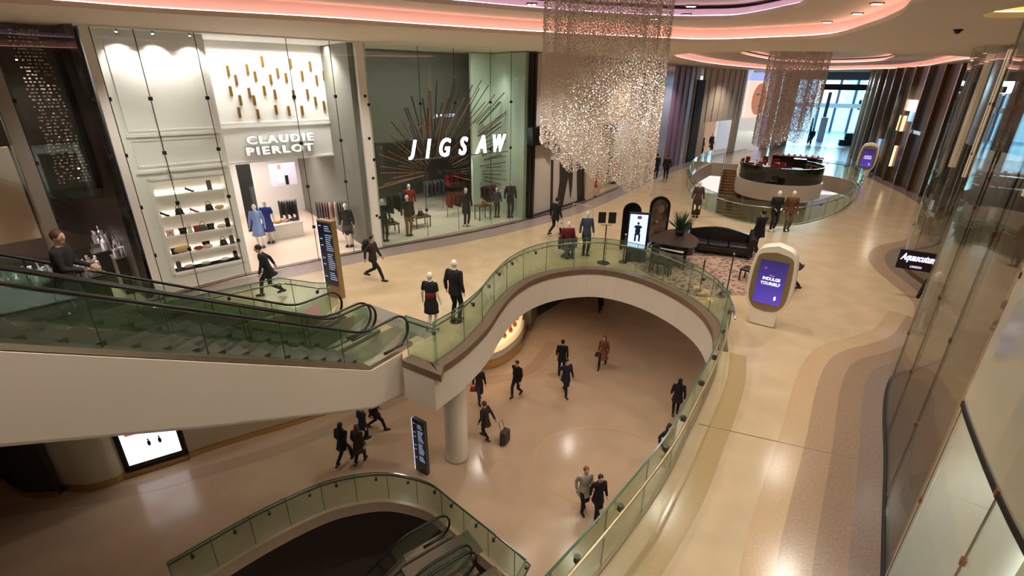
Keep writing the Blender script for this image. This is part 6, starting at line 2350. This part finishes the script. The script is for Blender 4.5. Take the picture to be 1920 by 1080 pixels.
def cafe_chair(label, loc, rz):
    r = empty('cafe_chair', loc, rz, label=label, cat='chair', group='red chairs of the cafe platform')
    MB().box((0, 0, .42), (.5, .48, .14)).build('seat', REDC, r, bevel=.04)
    MB().box((0, .24, .70), (.5, .08, .5), 0, .12).build('backrest', REDC, r, bevel=.03)
    for x in (-.2, .2):
        for y in (-.18, .2):
            MB().box((x, y, .18), (.035, .035, .36)).build('leg', STEELD, r)
    return r


def cafe_table(label, loc):
    r = empty('cafe_table', loc, label=label, cat='table')
    MB().lathe([(.36, .72), (.36, .75)], (0, 0, 0), 24).build('table_top', WT, r)
    MB().tube([(0, 0, .03), (0, 0, .72)], .03, 8).build('pedestal', STEELD, r)
    MB().lathe([(.22, 0), (.22, .02)], (0, 0, 0), 20).build('base', STEELD, r)
    return r


random.seed(3)
ch0 = None
k = 0
for i, (dx, dy) in enumerate(((-1.3, -.5), (.3, -1.2), (1.3, .2), (-.5, 1.2), (1.1, 2.6), (-.6, 3.2), (.5, 4.9))):
    x, y = DRUM[0] + dx, DRUM[1] + dy
    cafe_table('small round white cafe table, number %s counting back from the platform rim' % ('one', 'two', 'three', 'four', 'five', 'six', 'seven', 'eight', 'nine')[i], (x, y, .01))
    for a in (.6, 3.6):
        p = (x + math.cos(a + i) * .62, y + math.sin(a + i) * .62, .01)
        lab = 'red padded cafe chair on the far platform'
        if ch0 is None:
            ch0 = cafe_chair(lab, p, a + i - math.pi / 2)
        else:
            clone(ch0, p, a + i - math.pi / 2)
bar = empty('cafe_counter', (DRUM[0] + 3.6, DRUM[1] + 4.6, 0), math.radians(-30), label='long dark red topped counter with white cups behind the cafe platform', cat='counter')
MB().box((0, 0, .5), (3.6, .7, 1.0)).build('counter_body', BLACK, bar)
MB().box((0, 0, 1.02), (3.7, .8, .08)).build('counter_top', REDC, bar)
MB().box((0, -.05, 1.25), (3.5, .1, .3)).build('glass_guard', GREYG, bar)
for i in range(8):
    o = MB().ball((0, 0, .07), (.09, .09, .07), 12, 8).build('white_bowl', WT)
    o.location = bar.location + Matrix.Rotation(math.radians(-30), 3, 'Z') @ Vector((-1.5 + i * .42, .22, 1.06))
    tag(o, 'white bowl standing in the row on the red topped cafe counter', 'bowl', 'bowls on the cafe counter')
MB_ = empty('podium', (DRUM[0] + 2.6, DRUM[1] + 2.4, 0), math.radians(-30), label='tall black podium at the right end of the cafe platform', cat='podium')
MB().box((0, 0, .55), (.8, .5, 1.1)).build('cabinet', BLACK, MB_)
MB().box((0, 0, 1.12), (.86, .56, .04)).build('top', STEELD, MB_)

# stairs down
ST0 = Vector((18.75, 41.6, 0))
sd = Vector((-.42, -1.0, 0)).normalized()
sp_ = Vector((-sd.y, sd.x, 0))
if sp_.x < 0:
    sp_ = -sp_
WOOD = mat('stair_wood', (150, 112, 70), .45)
NOSE = mat('stair_nosing', (70, 50, 34), .5)
str_ = empty('staircase', ST0, label='warm wooden staircase descending inside the oval far void', cat='staircase')
str_['_w'] = tuple(ST0)
for i in range(34):
    if i in (16, 17):
        pass
    a = ST0 + sd * (.36 * i) - Vector((0, 0, .172 * (i + 1)))
    q = [a - sp_ * 1.15, a + sp_ * 1.15, a + sp_ * 1.15 + sd * .38, a - sp_ * 1.15 + sd * .38]
    MB().hexa([p - Vector((0, 0, .17)) for p in q], q).build('step', WOOD, str_)
    q2_ = [a + sd * .33 - sp_ * 1.15 + Vector((0, 0, .002)), a + sd * .33 + sp_ * 1.15 + Vector((0, 0, .002)), a + sp_ * 1.15 + sd * .385 + Vector((0, 0, .002)), a - sp_ * 1.15 + sd * .385 + Vector((0, 0, .002))]
    MB().hexa([p - Vector((0, 0, .04)) for p in q2_], q2_).build('nosing', NOSE, str_)
for s in (-1, 1):
    a, b = ST0 + sp_ * s * 1.2, ST0 + sp_ * s * 1.2 + sd * 12.2 - Vector((0, 0, 5.85))
    z3 = Vector((0, 0, 1))
    MB().hexa([a - z3 * .35, a + z3 * .02, a + sp_ * .05 + z3 * .02, a + sp_ * .05 - z3 * .35], [b - z3 * .35, b + z3 * .02, b + sp_ * .05 + z3 * .02, b + sp_ * .05 - z3 * .35]).build('stringer', WHITEP, str_)
    MB().hexa([a + z3 * .05, a + z3 * 1.0, a + sp_ * .02 + z3 * 1.0, a + sp_ * .02 + z3 * .05], [b + z3 * .05, b + z3 * 1.0, b + sp_ * .02 + z3 * 1.0, b + sp_ * .02 + z3 * .05]).build('side_glass', GREENG, str_)
    MB().tube([a + z3 * 1.02, b + z3 * 1.02], .03, 8).build('handrail', STEEL, str_)
# lit lower floor seen through the far void
o = MB().box((0, 0, 1.1), (5.5, .2, 2.2)).build('lightbox', mat('lilac_lit', (210, 210, 245), .4, emit=(190, 195, 240), es=.8))
q = U(1545, 375, -6)
o.location = (q.x + 1.0, q.y + 6, -6)
o.rotation_euler = (0, 0, -.6)
tag(o, 'lilac glowing panel on the lower floor seen through the far void', 'light panel')
lamp('AREA', (21, 31, -1.3), 90, (.9, .88, 1.0), 4, (21, 31, -6))
lamp('AREA', (14, 28, -1.3), 70, WARM, 3, (14, 28, -6))

# ================================================================== LOWER FLOOR FRONTS
LWH = -1.12
def lowfront(pts, M, z0=-6, z1=LWH, t=.2, name='wall_lower'):
    return st(MB().wall(pts, t, z0, z1).build(name, M))


BRASSM = mat('polished_brass', (206, 180, 130), .12, metal=1.0)
CREAMW = mat('lower_cream', (206, 196, 172), .4)
# curved cream shop base with polished brass skirting on the far left
q = [P2(x, y, -6) for x, y in ((-120, 905), (0, 895), (60, 925), (115, 925))]
bulge1 = smoothpoly(q, 6)
lowfront(bulge1, mat('lower_dark', (58, 50, 44), .3))
st(MB().wall(offset(bulge1, -.13), .12, -6, -5.72).build('baseboard_lower', BRASSM))
q = [P2(x, y, -6) for x, y in ((112, 905), (125, 912), (170, 914), (215, 903), (236, 890))]
bulge2 = smoothpoly(q, 6)
lowfront(bulge2, CREAMW)
st(MB().wall(offset(bulge2, -.13), .12, -6, -5.78).build('baseboard_lower', BRASSM))
q = [P2(x, y, -6) for x, y in ((236, 890), (356, 853))]
lowfront(q, mat('lower_black', (22, 22, 26), .2), -6, LWH)
st(MB().wall(offset(q, -.2), .16, -6, -5.8).build('baseboard_lower', mat('brass_dull', (170, 140, 96), .3, metal=.8)))
LF_ = Frame(q[0], q[1])
r = empty('window_screen', LF_.w(LF_.L * .52, -.16, -6), LF_.rz, label='bright white shop window screen with a red patch under the escalator', cat='display screen')
u0, z0_ = LF_.at(236, 868, -.16)
u1, z1_ = LF_.at(340, 822, -.16)
MB().box((0, 0, 1.35), (LF_.L * .86, .08, 2.2)).build('case', BLACK, r)
MB().box((0, -.05, 1.4), (LF_.L * .80, .02, 1.9)).build('screen', mat('screen_white', (250, 250, 255), .4, emit=(250, 248, 255), es=2.0), r)
MB().box((-.35, -.07, 1.75), (.5, .02, .3)).build('red_patch', mat('patch_red', (220, 80, 90), .4, emit=(220, 70, 80), es=1.0), r)
for x in (-.05, .25):
    MB().ball((x, -.065, 1.12), (.05, .006, .12), 10, 6).ball((x, -.065, 1.27), (.03, .006, .035), 8, 6).build('dark_shape', BLACKM, r)
q = [P2(x, y, -6) for x, y in ((356, 853), (400, 838), (474, 815), (560, 790), (700, 742), (790, 712))]
lowfront(smoothpoly(q, 4), mat('lower_cream2', (186, 172, 146), .4))
st(MB().wall(offset(smoothpoly(q, 4), -.14), .1, -6, -5.8).build('baseboard_lower', BRASSM))
# curved window display near the column: white steps, warm shelves
q = smoothpoly([P2(x, y, -6) for x, y in ((880, 700), (905, 695), (940, 686), (968, 666), (984, 645), (990, 622))], 5)
q2_ = offset(q, .14)
cen = q[len(q) // 2]
st(MB().wall(offset(q, .1), .2, -6, -5.62).build('baseboard_lower', BRASSM))
ds = empty('window_display', (cen[0], cen[1] , -6), label='curved white shop window with warm lit shelves of amber goods on the lower floor', cat='shop window')
ds['_w'] = (cen[0], cen[1], -6)
pl = q + offset(q, 2.6)[::-1]
MB().prism(offset(q, .2) + offset(q, 2.4)[::-1], -6, -5.3).build('plinth', WHITE, ds)
for k, z in enumerate((-5.1, -4.5, -3.9, -3.3)):
    MB().prism(offset(q, .3 + .12 * k) + offset(q, .8 + .12 * k)[::-1], z, z + .06).build('shelf', mat('shelf_glow', (255, 226, 190), .4, emit=(255, 205, 150), es=1.2), ds)
MB().wall(offset(q, 1.35), .1, -6, LWH).build('back_panel', mat('amber_back', (190, 110, 60), .5), ds)
MB().wall(offset(q, .05), .02, -5.6, LWH).build('glass', CLEARG, ds)
AM = mat('amber_goods', (196, 96, 36), .3)
for k, z in enumerate((-5.04, -4.44, -3.84)):
    pts = offset(q, .55 + .12 * k)
    for i in range(2, len(pts) - 2, 3):
        o = MB().lathe([(.09, 0), (.12, .12), (.05, .26), (.07, .34)], (0, 0, 0), 12).build('amber_vase', AM)
        o.location = (pts[i][0], pts[i][1], z)
        tag(o, 'amber vase on the %s glowing shelf of the lower curved window' % ('bottom', 'middle', 'upper')[k], 'vase', 'amber vases on the %s glowing shelf' % ('bottom', 'middle', 'upper')[k])
lamp('SPOT', (cen[0] + .3, cen[1] + .4, -1.3), 200, (1, .8, .6), .1, (cen[0] + .3, cen[1] + .8, -6), 110)
q = smoothpoly([P2(x, y, -6) for x, y in ((992, 620), (1000, 600), (1010, 585))], 4)
lowfront(q, mat('lower_slate', (110, 108, 96), .2))
q = [(1.5, 25.5), (4.5, 29.5), (9, 30.5), (14, 27)]
# dark far lower wall with two lit bars
lowfront(q, mat('lower_dark', (1, 1, 1)))
for x in (1108, 1147):
    p = U(x, 553, -5.2)
    p = Vector((p.x, 26.5, -4.9))
    p = UP(x, 553, (0, 28.6), (0, 1))
    o = MB().box(p, (1.0, .08, .16)).build('light_bar', LED)
    tag(o, 'white light bar on the dark lower wall, %s of the dark legs' % ('left' if x < 1120 else 'right'), 'light panel')
# blue lit thing at the bottom edge by the right balustrade
p = U(1090, 1055, -6)
o = MB().lathe([(.7, 0), (.7, .8), (.66, .84)], (0, 0, 0), 28).build('blue_kiosk', mat('kiosk_blue', (60, 66, 150), .3))
o.location = (1.5, 7.7, -6)
tag(o, 'low round blue kiosk on the lower floor at the bottom of the photo', 'kiosk')
# red velvet style clutter behind the brown glass, dark mannequin pair
figure('mannequin', 'dark mannequin behind the brown curved glass, nearer the sign board', 'mannequin', (11.6, 12.4, .03), face_to(-1, -.6), 1.85, .1, 1, .1, (('s', .2), ('s', .2)), (CB, .7, .1), legs=CB, shoes=BLACK, mann=True)

tag(MB().lathe([(1.9, 8.46), (1.9, 8.5)], (cB.x - .35, 33.2, 0), 32, sx=1, sy=.66).build('curtain_track', STEEL), 'oval metal ceiling track of the greyish bead curtain over the cafe', 'track')
_bi = min(range(34), key=lambda i: abs(px(ST0 + sd * (.36 * i + .2) + sp_ * .75 - Vector((0, 0, .172 * (i + 1))))[1] - 392))
_q = ST0 + sd * (.36 * _bi + .18) + sp_ * .75 - Vector((0, 0, .172 * (_bi + 1)))
FLF = mat('fluffy_white', (206, 212, 206), .9, bump=.6, nscale=60)
figure('mannequin', 'pale mannequin in a fluffy light dress standing on the stairs in the far void', 'mannequin', _q, face_to(-.3, -1), 1.8, 0, 1, 0, (('s', .1), ('s', .1)), (FLF, .6, .25), legs=None, skirt=(FLF, .25, .12), mann=True, female=True)

for _x, _lab, _M in ((1322, 'small far mannequin in dark clothes before the warm lit window', CB), (1340, 'small far mannequin in brown clothes before the warm lit window', CBR)):
    _s = FP(fs(_x))
    figure('mannequin', _lab, 'mannequin', (_s.x - .2, _s.y + .8, 0.0), face_to(.6, -1), 2.0, .05, 1, 0, (('s', .1), ('s', .1)), (_M, .6, .05), legs=_M, mann=True)
